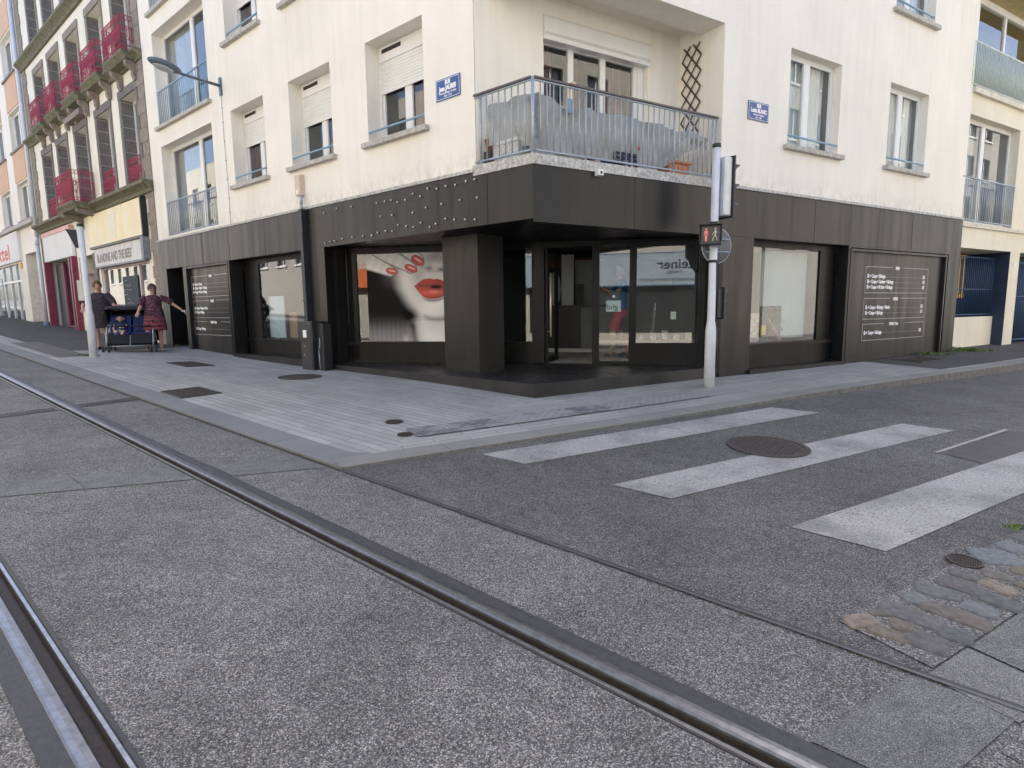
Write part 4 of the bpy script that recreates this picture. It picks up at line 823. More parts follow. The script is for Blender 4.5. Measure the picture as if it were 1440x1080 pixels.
t=thing('clothes_peg_cloth','small grey and yellow cloth bag hanging from the balcony handrail','bag',B.p(.62,-.0,4.0)); mb=MB(); mb.box(B,.575,.66,-.06,-.04,3.78,3.96); mk('bag',mb,plain('grey_cloth',(.30,.36,.42),.8,.1,9),t,bevel=.01); mb=MB(); mb.box(B,.60,.62,-.05,-.04,3.96,4.1); mk('strap',mb,plain('yellow_strap',(.70,.45,.06),.6,.1,9),t); mb=MB(); mb.box(B,.60,.66,-.045,.03,4.12,4.15); mk('peg',mb,plain('peg_wood',(.6,.45,.33),.7,.1,9),t)
# trellis on the return wall of the loggia
t=thing('trellis','brown wooden lattice trellis fixed to the side wall of the balcony','trellis',B.p(3.49,-.65,4.2)); mb=MB()
z0,z1=4.02,5.42; va,vb=-.84,-.44
wv=.20;hv=.24
def tb(v_a,z_a,v_b,z_b): mb.bar(B.p(3.485,v_a,z_a),B.p(3.485,v_b,z_b),.014,4)
k=(z1-z0)/(hv)
for i in range(-3,8):
    for sg in (1,-1):
        # line v from va to vb, z changes slope
        zz0=z0+i*hv+(.0); L=(vb-va)/wv*hv
        a=(va,zz0) if sg>0 else (va,zz0+L); b=(vb,zz0+L) if sg>0 else (vb,zz0)
        # clip in z
        def cl(p,q):
            (v0,w0),(v1,w1)=p,q
            pts=[]
            for (x,y),(x2,y2) in ((p,q),(q,p)):
                if z0<=y<=z1: pts.append((x,y))
                else:
                    lim=z0 if y<z0 else z1
                    if (y-lim)*(y2-lim)<0: tt=(lim-y)/(y2-y); pts.append((x+(x2-x)*tt,lim))
            return pts
        c=cl(a,b)
        if len(c)==2: tb(*c[0],*c[1])
mk('lattice',mb,plain('brown_lattice',(.07,.05,.04),.8,.3,12),t)
# ================================================================ cream wing on the side street
wg=thing('cream_wing','cream rendered wing with barred balconies and blue gates right of the black shop front','building',B.p(18,0,0))
mb=MB(); HW=[(12.0-.53,14.3,3.05,5.42,.9),(11.5,16.5,5.98,8.35,1.2),(11.62,14.42,-1,2.49,.9),(14.98,18.5,-1,2.49,.6),(15.9,18.6,3.05,5.42,.9),(17.5,21.5,5.98,8.35,1.2)]
wall(mb,B,11.47,30,-1,12,HW,-.02); mb.quad(*[B.p(u,v,12) for u,v in ((11.6,-.02),(30,-.02),(30,-10),(11.6,-10))]); mb.quad(*[B.p(30,v,w) for v,w in ((-.02,-1),(-10,-1),(-10,12),(-.02,12))])
mk('wall',mb,CREAM2,wg)
mb=MB(); mb.box(B,11.6,30,-.02,.06,5.86,5.98); mb.box(B,11.6,30,-.02,.03,2.96,3.05); mk('string_course',mb,plain('course_concrete',(.62,.58,.48),.9,.2,9),wg)
for (u0,u1) in ((11.47,14.3),(15.9,18.6)):
    WF=Fr(B.p(0,-.02,0),B.d,B.n)
    f=win(wg,WF,u0,u1,3.05,5.42,.18 if u0<12 else .3,rail=False,sill=False,cur=CURTW,curt=(.0,.45),mull=[u0+1.33],room_d=1.5,darkroom=plain('room_pale',(.4,.4,.37),.9,.1,2))
    guard(f,WF,u0+.03,u1-.05,3.12,4.06,.01,STEEL,26)
WF=Fr(B.p(0,-.02,0),B.d,B.n)
mb=MB(); room(mb,WF,11.5,16.5,5.98,8.35,-.0,-1.2); mk('loggia_lining',mb,plain('ochre_lining',(.50,.40,.20),.8,.15,4),wg)
fr=MB(); 
for u in (12.05,12.75,14.2,15.9): fr.box(WF,u,u+.09,-.55,-.48,5.98,8.3)
fr.box(WF,12.05,16.0,-.56,-.47,8.2,8.35); fr.box(WF,12.05,16,-.56,-.47,5.98,6.05); f=mk('sliding_window',fr,WHITE,wg); gb=MB(); gb.quad(*[WF.p(u,-.515,w) for u,w in ((12.1,6),(15.9,6),(15.9,8.25),(12.1,8.25))]); mk('pane',gb,m_glass('sky_glass',(.6,.66,.68),2.4),f)
gf=guard(wg,WF,11.52,16.45,6.04,6.92,.02,plain('pale_green_bars',(.62,.68,.63),.5,.1,9),62,r=.013)
mb=MB(); mb.quad(*[WF.p(u,-.015,w) for u,w in ((11.52,6.06),(16.45,6.06),(16.45,6.9),(11.52,6.9))]); mk('guard_panel',mb,plain('teal_panel',(.05,.12,.13),.5,.1,5),gf)
# ground floor: parapet + blue bars, navy side walls, yellow window frame behind
mb=MB(); mb.box(B,11.5,14.41,-.42,-.27,-1,.86); mk('parapet',mb,CREAM2,wg)
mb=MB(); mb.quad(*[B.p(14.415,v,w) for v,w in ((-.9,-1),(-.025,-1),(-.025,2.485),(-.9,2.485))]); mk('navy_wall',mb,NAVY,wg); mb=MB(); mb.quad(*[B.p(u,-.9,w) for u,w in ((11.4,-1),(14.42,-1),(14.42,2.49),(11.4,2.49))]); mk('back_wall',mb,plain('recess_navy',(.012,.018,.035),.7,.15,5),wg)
gt=MB()
for i in range(27): gt.bar(B.p(11.62+i*.105,-.32,.9),B.p(11.62+i*.105,-.32,2.36),.010,6)
for z in (.92,1.55,2.33): gt.bar(B.p(11.5,-.32,z),B.p(14.38,-.32,z),.015,6)
mk('window_grille',gt,NBLUE,wg)
yf=MB()
for u in (12.7,12.95,13.18,13.40): yf.box(B,u,u+.05,-.64,-.60,1.42,2.34)
yf.box(B,12.6,13.5,-.64,-.595,1.34,1.44); yf.box(B,12.6,13.5,-.64,-.595,2.32,2.42); mk('yellow_window_frame',yf,YEL,wg)
gt=MB()
for i in range(30): gt.bar(B.p(15.02+i*.115,-.2,.05),B.p(15.02+i*.115,-.2,2.3),.014,6)
gt.bar(B.p(15,-.2,1.36),B.p(18.5,-.2,1.36),.03,6); gt.bar(B.p(15,-.2,2.25),B.p(18.5,-.2,2.25),.03,6); gt.bar(B.p(15,-.2,.2),B.p(18.5,-.2,.2),.03,6); mk('gate',gt,NBLUE,wg)
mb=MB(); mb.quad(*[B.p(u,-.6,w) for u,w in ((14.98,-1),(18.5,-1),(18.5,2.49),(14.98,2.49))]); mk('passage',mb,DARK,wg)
mb=MB(); mb.box(B,14.62,14.78,-.02,-.005,2.12,2.24); mk('house_number_plate',mb,SHUT,wg)
mb=MB(); mb.box(B,11.6,19,-.05,.10,-.5,.06); mk('plinth',mb,CONC,wg)

# ================================================================ stone trimmed house
sh=thing('stone_trimmed_house','old cream house with grey stone trim and magenta iron balconies left of the apartment block','building',A.p(19,0,0))
SU=[(13.55,14.75),(15.75,17.0),(18.1,19.35),(20.4,21.6),(22.5,23.7)]
rows=[(4.76,7.2),(8.05,10.1),(11.1,13.0)]
holes=[(a,b,z0,z1,.34) for a,b in SU for z0,z1 in rows]+[(13.72,18.15,.95,2.70,.25),(18.5,20.5,-1,3.2,.9),(20.95,24.7,-1,3.27,.45)]
mb=MB(); wall(mb,A,12.86,25.5,-1,14,holes,-.02); mb.quad(*[A.p(u,v,14) for u,v in ((12.86,-.02),(25.5,-.02),(25.5,-10),(12.86,-10))]); mk('wall',mb,CREAM3,sh)
def quoins(u0,u1,z0,z1,name='quoin'):
    mb=MB(); z=z0; i=0
    while z<z1-.05:
        h=min(.36,z1-z); k=.09*(i%2); mb.box(A,u0+ (0 if u0<20 else k),u1-(k if u0<20 else 0),-.02,.02,z+.006,z+h-.006); z+=h; i+=1
    mk(name,mb,STN,sh)
STN=plain('brown_grey_stone',(.25,.215,.18),.9,.22,7,bmp=.4); STD=plain('dark_jamb_stone',(.17,.155,.145),.9,.2,7,bmp=.4)
quoins(12.87,13.40,0,14); quoins(24.85,25.48,0,14)
# stone bedding in pale mortar
mb=MB(); mb.box(A,12.87,13.30,-.02,.004,-.5,14); mb.box(A,25.0,25.48,-.02,.004,-.5,14); mk('mortar_bed',mb,plain('pale_mortar',(.5,.48,.44),.9,.1,9),sh)
for a,b in SU:
    for r_i,(z0,z1) in enumerate(rows):
        mb=MB(); z=z0; i=0
        while z<z1-.02:
            h=min(.34,z1-z)
            mb.box(A,b,b+.16,-.36,.015,z+.006,z+h-.006); mb.box(A,a-.14,a,-.36,.015,z+.006,z+h-.006); z+=h
        mb.box(A,a-.16,b+.18,-.36,.02,z1+.004,z1+.22); mk('window_surround',mb,STN if r_i else STD,sh)
        mb=MB(); mb.box(A,b-.012,b+.005,-.34,.008,z0,z1); mb.box(A,a-.005,a+.012,-.34,.008,z0,z1); mk('mortar_joint',mb,plain('pale_mortar2',(.42,.40,.37),.9,.1,9),sh)
        mb=MB(); z=z0; 
        while z<z1-.02:
            h=min(.34,z1-z); mb.box(A,b-.02,b-.011,-.335,.006,z+.01,z+h-.01); z+=h
        mk('jamb_stone',mb,STD,sh)
        w_=win(sh,A,a+.02,b-.02,z0,z1,.30,rail=False,sill=False,cur=CURTW,room_d=.8,glass=TINTG)
        # folded white shutter on the right hand side of the opening
        if r_i<2:
            sb=MB(); sb.box(A,a+.03,a+.06,-.29,-.02,z0+.02,z1-.05); mk('open_shutter',sb,WHITE,w_)
def cornice(z0,z1,out,u0=12.86,u1=25.5,name='cornice'):
    mb=MB(); n=4; prof=[(-.02,z0),(out*.25,z0),(out*.35,z0+(z1-z0)*.3),(out*.6,z0+(z1-z0)*.5),(out*.9,z0+(z1-z0)*.65),(out,z0+(z1-z0)*.7),(out,z1),(-.02,z1)]
    mb.add([A.p(u,v,w) for u in (u0,u1) for v,w in prof],[(i,(i+1)%8,8+(i+1)%8,8+i) for i in range(8)]+[tuple(range(8))[::-1],tuple(range(8,16))]); return mk(name,mb,CORN,sh)
cornice(7.78,8.03,.22); cornice(10.62,10.92,.22); cornice(4.45,4.74,.26)
# pediment over the middle first floor window
mb=MB(); mb.prism([A.p(17.9,.0,7.45),A.p(19.55,.0,7.45),A.p(19.6,.0,7.62),A.p(17.85,.0,7.62)],A.n*.22); mk('window_hood',mb,STN,sh)
def iron_panel(F,u0,u1,v,z0,z1,parent,name='iron_railing'):
    mb=MB(); r=.0075; n=max(2,int((u1-u0)/.095))
    for z in (z0,z0+.10,z1-.12,z1): mb.bar(F.p(u0,v,z),F.p(u1,v,z),r*1.1,6)
    for i in range(n+1):
        u=u0+(u1-u0)*i/n; mb.bar(F.p(u,v,z0),F.p(u,v,z1),r,5)
        if i<n:
            c=u+(u1-u0)/n/2; rad=(u1-u0)/n*.42
            for zc in (z0+.05,z1-.06,z0+.28,(z0+z1)/2+.12):
                pts=[F.p(c+rad*math.cos(t),v,zc+rad*math.sin(t)) for t in [k*math.pi/4 for k in range(9)]]; mb.path(pts,.0055,4)
            mb.bar(F.p(c,v,z0+.33),F.p(c,v,z1-.25),.009,4)
    return mk(name,mb,RED,parent)
SIDE=lambda u:Fr(A.p(u,0,0),A.n,A.d)
def small_balcony(uc,hw,out,z0,h,label,group):
    t=thing('iron_balcony',label,'balcony',A.p(uc,0,z0),group)
    iron_panel(A,uc-hw,uc+hw,out,z0+.03,z0+h,t); iron_panel(SIDE(uc-hw),.02,out,0,z0+.03,z0+h,t); iron_panel(SIDE(uc+hw),.02,out,0,z0+.03,z0+h,t)
    mb=MB(); pr=[(0,z0-.22),(out-.05,z0-.20),(out,z0-.12),(out+.05,z0-.06),(out+.05,z0),(0,z0)]
    mb.add([A.p(u,v,w) for u in (uc-hw-.06,uc+hw+.06) for v,w in pr],[(i,(i+1)%6,6+(i+1)%6,6+i) for i in range(6)]+[tuple(range(6))[::-1],tuple(range(6,12))]); mk('stone_slab',mb,CORN,t)
    for s in (-1,1):
        mb=MB(); u=uc+s*(hw-.12); pr=[(0,z0-.62),(.06,z0-.66),(.10,z0-.55),(.10,z0-.42),(out-.08,z0-.32),(out-.06,z0-.21),(0,z0-.21)]
        mb.add([A.p(x,v,w) for x in (u-.09,u+.09) for v,w in pr],[(i,(i+1)%7,7+(i+1)%7,7+i) for i in range(7)]+[tuple(range(7))[::-1],tuple(range(7,14))]); mk('corbel',mb,STN,t)
    return t
ordn=['nearest of the five','second nearest of the five','middle of the five','second farthest of the five','farthest of the five']
first=None
for i,(a,b) in enumerate(SU):
    uc=[13.95,16.1,18.3,20.55,22.6][i]; lb=f'{ordn[i]} upper magenta iron balconies on the stone trimmed house'
    if first is None: first=small_balcony(uc,.70,.32,8.03,.87,lb,'upper iron balconies of the stone trimmed house'); u_first=uc
    else:
        r=first.copy(); COL.objects.link(r); r.location=first.location+A.d*(uc-u_first); r['label']=lb
        for ch in list(first.children):
            c=ch.copy(); COL.objects.link(c); c.parent=r
small_balcony(18.72,.95,.62,4.74,.95,'larger magenta iron balcony standing alone above the shop signs','')
for a,b in (SU[0],SU[1],SU[4]): iron_panel(A,a+.02,b-.02,-.03,4.78,5.55,sh,'guard_railing')
# shop signs of the stone house
t=thing('yellow_sign','faded yellow shop sign with rusty edges above the closed shop','shop sign',A.p(16,0.1,3.4))
def m_yel():
    m,nt,bs=newmat('faded_yellow'); v=coords(nt); c=ramp(nt,noise(nt,coords(nt,(1,1,.2)),2.2,5),.3,(.74,.60,.33),.7,(.80,.71,.47)); r_=ramp(nt,noise(nt,v,3,7,.75),.60,g3(0),.72,g3(1)); c=mixc(nt,mixf(nt,r_,.5),c,(.62,.28,.08)); w_=ramp(nt,noise(nt,coords(nt,(1,1,1)),1.1,4),.55,g3(0),.68,g3(1)); c=mixc(nt,mixf(nt,w_,.5),c,(.78,.74,.66)); nt.links.new(c,bs.inputs['Base Color']); bs.inputs['Roughness'].default_value=.5; return m
mb=MB(); mb.box(A,13.62,18.45,.0,.12,3.38,4.38); mk('sign_box',mb,m_yel(),t)
mb=MB(); mb.box(A,13.54,13.62,-.0,.14,3.34,4.42); mb.box(A,13.6,18.5,-.0,.14,3.31,3.375); mk('sign_frame',mb,BLK,t)
mb=MB(); 
for i,(u,z,w_,h) in enumerate(((16.3,3.5,.14,.75),(16.05,3.5,.14,.78),(15.9,4.0,.1,.25),(16.45,3.85,.12,.3))): mb.prism([A.p(u,.121,z),A.p(u-w_,.121,z),A.p(u-w_-.16,.121,z+h),A.p(u-.16,.121,z+h)],A.n*.003)
mk('faded_mark',mb,plain('faded_white',(.75,.70,.62),.6,.1,8),t)
t=thing('white_sign','dirty white shop sign with faded black capitals under the yellow sign','shop sign',A.p(16,0.05,2.7)); mb=MB(); mb.box(A,13.72,18.3,.0,.08,2.74,3.30); mk('sign_board',mb,plain('dirty_white',(.60,.60,.58),.7,.18,7,streak=True),t)
mb=MB(); 
m=text('BLANDINE AND THE BEES',A,18.05,.08,2.86,.36,TXTK,dirn=-1,xs=.78,bold=.012); mb.add(m.v,m.f); mk('lettering',mb,plain('faded_black',(.22,.21,.20),.8,.5,20),t)
mb=MB(); mb.box(A,13.55,13.74,-.0,.16,2.72,3.32); mb.box(A,13.7,18.3,.0,.1,2.68,2.735); mk('sign_end',mb,plain('zinc',(.2,.21,.24),.6,.2,10),t)
sw=MB(); 
for u in (13.72,14.75,18.08): sw.box(A,u,u+.07,-.16,-.08,.95,2.70)
sw.box(A,13.79,18.08,-.16,-.08,.95,1.02); sw.box(A,13.79,18.08,-.16,-.08,2.63,2.70); f=mk('shop_window',sw,plain('pinkish_frame',(.55,.45,.45),.6,.1,6),sh)
gb=MB(); gb.quad(*[A.p(u,-.12,w) for u,w in ((13.75,1),(18.1,1),(18.1,2.66),(13.75,2.66))]); mk('pane',gb,TINTG,f)
rb=MB(); room(rb,A,13.72,18.15,.95,2.70,-.17,-1.3); mk('room_lining',rb,plain('dusty_room',(.35,.34,.30),.9,.2,4),f)
mb=MB(); mb.box(A,13.8,14.7,-.35,-.33,1.0,2.6); mk('paper_blind',mb,plain('crumpled_paper',(.62,.60,.52),.8,.3,9,bmp=.4),f)
t=thing('blackboard','tall blackboard with chalk writing standing against the closed shop window','blackboard',A.p(15.6,.1,1.0)); mb=MB(); mb.box(A,15.05,16.35,-.115,-.09,1.0,2.34); mk('board',mb,plain('slate',(.022,.035,.05),.7,.3,8),t)
mb=MB(); rr=random.Random(5)
for r0 in range(9):
    z=2.2-r0*.135; u=16.3-rr.random()*.3
    while u>15.25:
        l=rr.uniform(.04,.16); mb.path([A.p(u,-.088,z+rr.uniform(-.02,.02)),A.p(u-l/2,-.088,z+rr.uniform(-.03,.04)),A.p(u-l,-.088,z+rr.uniform(-.02,.02))],.006,4); u-=l+rr.uniform(.02,.12)
        if rr.random()<.2: break
mk('chalk_marks',mb,plain('chalk',(.5,.52,.54),.9,.2,30),t)
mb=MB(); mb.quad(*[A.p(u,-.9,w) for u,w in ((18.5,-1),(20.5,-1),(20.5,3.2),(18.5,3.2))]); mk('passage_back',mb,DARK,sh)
t=tag(mk('transom',MB().box(A,18.5,20.5,-.2,-.1,2.6,2.72),plain('wood_transom',(.3,.2,.12),.7,.2,9),sh))
# narrow stone piers in the passage
mb=MB(); z=0
while z<3.0: mb.box(A,18.35,18.75,-.3,.03,z+.006,z+.35); z+=.36
mk('quoin',mb,STD,sh)
# magenta framed shop front
t=thing('magenta_shop_front','closed shop front with blank white fascia and magenta wooden posts','shop front',A.p(22.8,.0,.5)); mb=MB(); mb.box(A,20.75,24.75,-.0,.10,3.27,4.22); mk('blank_fascia',mb,SHOPW,t); mb=MB(); mb.box(A,20.75,24.75,-.0,.13,4.22,4.36); mk('fascia_trim',mb,plain('pale_pink',(.66,.36,.32),.6,.1,6),t)
for u in (24.62,21.02,20.72): mk('post',MB().box(A,u,u+.15,-.1,.16,.2,3.26),plain('magenta_wood',(.22,.035,.07),.5,.2,9),t)
mb=MB(); mb.box(A,23.5,23.6,-.3,-.2,.55,3.2); mb.box(A,21.17,23.5,-.3,-.2,.55,.75); mk('window_frame',mb,plain('magenta_wood2',(.22,.035,.07),.5,.2,9),t)
gb=MB(); gb.quad(*[A.p(u,-.25,w) for u,w in ((21.1,.7),(23.5,.7),(23.5,3.2),(21.1,3.2))]); mk('pane',gb,TINTG,t); rb=MB(); room(rb,A,21.0,24.7,-1,3.26,-.35,-1.6); mk('room_lining',rb,plain('grey_green_room',(.34,.38,.34),.9,.15,3),t)
mb=MB(); mb.box(A,20.9,24.8,-.4,.05,-.5,.62); mk('step',mb,CONC,t); mb=MB(); mb.box(A,23.62,24.6,-.34,-.2,.5,3.2); mk('door',mb,plain('slate_door',(.05,.065,.08),.5,.1,5),t)
# down pipe between the houses
t=thing('white_down_pipe','pale rain pipe between the magenta shop front and the alcove of the left house','pipe',A.p(25.5,.1,.5)); mb=MB(); mb.path([A.p(25.55,.10,14),A.p(25.55,.10,4.35),A.p(25.35,.16,4.0),A.p(25.3,.16,.9)],.075,10); mk('pipe',mb,POLE,t); mb=MB(); mb.bar(A.p(25.3,.16,.9),A.p(25.3,.16,.4),.10,10); mk('shoe',mb,plain('pipe_shoe',(.12,.18,.25),.5,.1,6),t)

# ================================================================ cream and peach house, far left
ph=thing('peach_panel_house','cream house with peach panels and a white shop at the far left','building',A.p(33,0,.5))
PU=[(26.5,28.6),(30.0,32.1),(33.5,35.6),(37,39.1),(40.5,42.6)]
hs=[(a,b,z,z+1.55,.22) for a,b in PU for z in (5.25,8.15,11.05)]+[(25.75,28.5,-1,3.85,1.2),(29.9,40,.75,3.55,.2)]
mb=MB(); wall(mb,A,25.5,46,-1,14,hs,.0); mb.quad(*[A.p(u,v,14) for u,v in ((25.5,0),(46,0),(46,-10),(25.5,-10))]); mk('wall',mb,CREAM,ph)
for a,b in PU:
    for z in (6.86,9.76,12.66): mk('peach_panel',MB().box(A,a,b,.0,.03,z,z+1.22),PEACH,ph)
for a,b in PU:
    for z in (5.25,8.15,11.05): win(ph,A,a,b,z,z+1.55,.16,rail=False,glass=TINTG,cur=CURTW,room_d=.8,sillm=plain('dark_sill',(.22,.21,.20),.8,.2,9))
cm=MB(); cm.box(A,25.55,46,.0,.22,4.95,5.10); mk('ledge',cm,CONC,ph)
mb=MB(); mb.box(A,29.1,42,.0,.12,3.62,4.92); sg=tag(mk('shop_sign',mb,SHOPW),'white shop sign with red letters at the far left edge','shop sign'); m=text('Extel',A,34.6,.121,3.8,.95,RED,dirn=-1,xs=1.9,bold=.02); mk('red_lettering',m,plain('red_letters',(.62,.12,.10),.6,.1,6),sg); m=text('Boutique',A,34.6,.121,4.62,.26,TXTK,dirn=-1); mk('grey_lettering',m,plain('grey_letters',(.2,.2,.22),.6,.1,6),sg)
mb=MB(); rb=MB(); room(rb,A,29.9,40,.75,3.55,-.2,-1.6); mk('room_lining',rb,plain('shop_pale_room',(.4,.45,.44),.9,.2,3),ph)
mb=MB()
for u in (29.9,31.0,32.4,34,36,38): mb.box(A,u,u+.10,-.14,-.04,.75,3.55)
mb.box(A,30,40,-.15,-.03,2.72,2.82); f=mk('shop_window',mb,WHITE,ph); gb=MB(); gb.quad(*[A.p(u,-.09,w) for u,w in ((30,.8),(40,.8),(40,3.5),(30,3.5))]); mk('pane',gb,TINTG,f)
mb=MB(); mb.quad(*[A.p(25.75,v,w) for v,w in ((0,-1),(-1.2,-1),(-1.2,3.85),(0,3.85))]); mb.quad(*[A.p(u,-1.2,w) for u,w in ((25.75,-1),(28.5,-1),(28.5,3.85),(25.75,3.85))]); mk('alcove_wall',mb,plain('grey_alcove',(.42,.42,.40),.8,.08,3),ph)
mb=MB(); mb.box(A,29.3,29.75,.01,.05,3.3,3.55); tag(mk('yellow_plate',mb,YEL),'small yellow plate beside the alcove at the far left','plate')
mb=MB(); mb.lathe(A.p(27.4,-1.18,3.1),[(.22,0),(.22,.03),(.16,.08),(.02,.11)],16,A.n); mk('alcove_lamp',mb,STEEL,ph)
mb=MB(); mb.box(A,28.6,40,.0,.35,-.5,.72); mk('step',mb,CONC,ph)
# clothes rail / trolley in front of the far shop
t=thing('trolley','grey wire trolley rack with blue wheels in front of the far left shop','trolley',gP(A.p(31,.9,0))); mb=MB(); z0=gP(A.p(31,.9,0)).z-C0.z
for u in (30.4,31.6):
    for v in (.6,1.1): mb.bar(A.p(u,v,z0+.15),A.p(u,v,z0+1.9),.018,6)
for z in (.25,.6,1.0,1.4,1.88):
    for v in (.6,1.1): mb.bar(A.p(30.4,v,z0+z),A.p(31.6,v,z0+z),.014,6)
mk('rack',mb,STEEL,t)
for u in (30.4,31.6):
    mb=MB(); mb.bar(A.p(u,1.07,z0+.1),A.p(u,1.13,z0+.1),.11,14); mk('wheel',mb,NBLUE,t)

# ================================================================ houses across the street (behind the camera; they bounce the light and show in the glass)
def facade_house(F,u0,u1,h,label,mat,v=0,gh=3.6,sp=2.6,step=.0):
    t=thing('street_house',label,'building',F.p((u0+u1)/2,0,0)); mb=MB(); hs=[]; n=int((u1-u0)/sp); m=(u1-u0-n*sp)/2
    fl=int((h-gh)/2.9)
    for i in range(n):
        for k in range(fl): a=u0+m+i*sp+.7; z=gh+.9+k*2.9; hs.append((a,a+1.2,z,z+1.6,.2))
    wall(mb,F,u0,u1,-1,h,hs,v); mb.quad(*[F.p(u,vv,h) for u,vv in ((u0,v),(u1,v),(u1,v-9),(u0,v-9))])
    for u in (u0,u1): mb.quad(*[F.p(u,vv,w) for vv,w in ((v,-1),(v-9,-1),(v-9,h),(v,h))])
    mb.quad(*[F.p(u,v-9,w) for u,w in ((u0,-1),(u1,-1),(u1,h),(u0,h))]); mk('wall',mb,mat,t)
    gb=MB(); fb=MB()
    for a,b,z0,z1,_ in hs:
        gb.quad(*[F.p(u,v-.19,w) for u,w in ((a,z0),(b,z0),(b,z1),(a,z1))]); fb.box(F,(a+b)/2-.04,(a+b)/2+.04,v-.185,v-.15,z0,z1); fb.box(F,a,b,v-.185,v-.15,z0,z0+.08); fb.box(F,a-.1,b+.1,v,v+.07,z0-.1,z0)
    mk('panes',gb,plain('dark_far_glass',(.05,.06,.07),.08,.2,3),t); mk('window_frames',fb,WHITE,t); return t
OA=Fr(A.p(0,15.5,0),A.d,-A.n); OB=Fr(B.p(0,14,0),B.d,-B.n); OD_=Fr(D.p(0,16.2,0),D.d,-D.n)
facade_house(OA,9,24,13,'cream street house across the tram street, seen only in reflections',OPP)
facade_house(OA,40.3,75,13.5,'long cream street house far up across the tram street, seen only in reflections',OPP)
facade_house(OB,24.3,70,17,'long warm street house far down the side street, seen only in reflections',OPP2)
facade_house(OA,24.3,40,12,'warm rendered street house across the tram street farther up, seen only in reflections',OPP2)
facade_house(OB,9,24,16,'cream street house across the side street, seen only in reflections',OPP)
st=facade_house(OD_,-14,13.5,12.5,'corner store across the junction with a grey sign band, seen in the shop glass',OPP)
mb=MB(); mb.box(OD_,0,13.2,.02,.25,2.15,3.50); sg=tag(mk('store_sign',mb,plain('blue_grey_sign',(.30,.36,.40),.6,.06,3)),'blue grey store sign band with black letters, mirrored in the shop glass','shop sign')
mb=MB()
for s,u,z,sz,xs in (('steiner',7.71,2.83,.60,1.02),('PARIS',7.01,2.62,.19,1.35),('et mobilier contemporain',7.51,2.30,.24,.92)):
    m=text(s,OD_,u,.25,z,sz,TXTK,dirn=-1,xs=xs,bold=.012 if sz>.4 else .002); mb.add(m.v,m.f)
mk('lettering',mb,TXTK,sg)
mb=MB(); mb.box(OD_,0,13.2,.0,.24,3.50,3.54); mb.box(OD_,0,13.2,.0,.26,2.10,2.145); mk('blue_edge',mb,NBLUE,sg)
tag(mk('awning_sign',MB().box(OD_,-9.0,-7.0,.02,.3,2.3,3.2),plain('orange_awning',(.62,.16,.05),.6,.08,4)),'orange shop sign across the junction, mirrored at the left edge of the poster window','shop sign')
mb=MB(); mb.box(OD_,.3,13,.001,.04,.1,2.08); mk('shop_front',mb,plain('dark_store_glass',(.03,.032,.035),.1,.2,2),st)

# ================================================================ lamp, signal poles
t=thing('street_lamp','grey wall mounted street lamp with oval head on the cream facade','street lamp',A.p(8.5,0,6.0)); mb=MB(); mb.box(A,8.47,8.55,0,.04,5.86,6.22); mk('wall_bracket',mb,LAMPG,t)
mb=MB(); mb.bar(A.p(8.5,.04,6.05),A.p(8.28,.95,6.0),.032,10,.026); mk('arm',mb,LAMPG,t)
hd=(A.p(8.13,1.5,6.03)-A.p(8.28,.95,6.0)).normalized(); q=hd.to_track_quat('X','Z'); mb=MB(); mb.ell(A.p(8.19,1.22,6.035),.34,.155,.085,q,24,12); o=mk('head',mb,LAMPG,t); mb=MB(); mb.ell(A.p(8.18,1.25,5.99),.22,.115,.07,q,20,8); mk('diffuser',mb,plain('lamp_glass',(.42,.45,.45),.2,.1,5),o)
mb=MB(); mb.path([A.p(8.52,.012,5.86),A.p(8.53,.012,4.9),A.p(8.50,.012,3.9),A.p(8.52,.012,3.15)],.006,5); 
for z in (5.6,5.3,4.9,4.5,4.1,3.7,3.4): mb.box(A,8.50,8.54,.004,.022,z,z+.02)
mk('cable',mb,STEEL,t)
def pole(P,h,label):
    t=thing('signal_pole',label,'signal pole',gP(P,.015)); b=gP(P,.015); mb=MB(); mb.lathe(b,[(.080,-.05),(.078,.85),(.074,.90),(.057,1.0),(.055,h-.06)],24); mk('shaft',mb,POLE,t); mb=MB(); mb.lathe(b,[(.058,h-.06),(.060,h-.05),(.060,h-.005),(.05,h)],20); mk('cap',mb,BLK,t); mb=MB(); mb.lathe(b,[(.085,-.02),(.085,.012),(.08,.014)],24); mk('base_collar',mb,CONC,t); return t,b
PB=B.p(2.71,.60,0); t,b=pole(PB,3.50,'white painted signal pole with pedestrian light at the right kerb')
cD=(Vector((0,0,0))-Vector((PB.x,PB.y,0))).normalized(); cX=Vector((-cD.y,cD.x,0)) # right as seen from the camera
S=Fr(b,Vector((cX.x,cX.y,0)) if cX.x>0 else -Vector((cX.x,cX.y,0)),cD)
TF=Fr(b,B.n*-1,B.d)   # faces along the side street; u = across
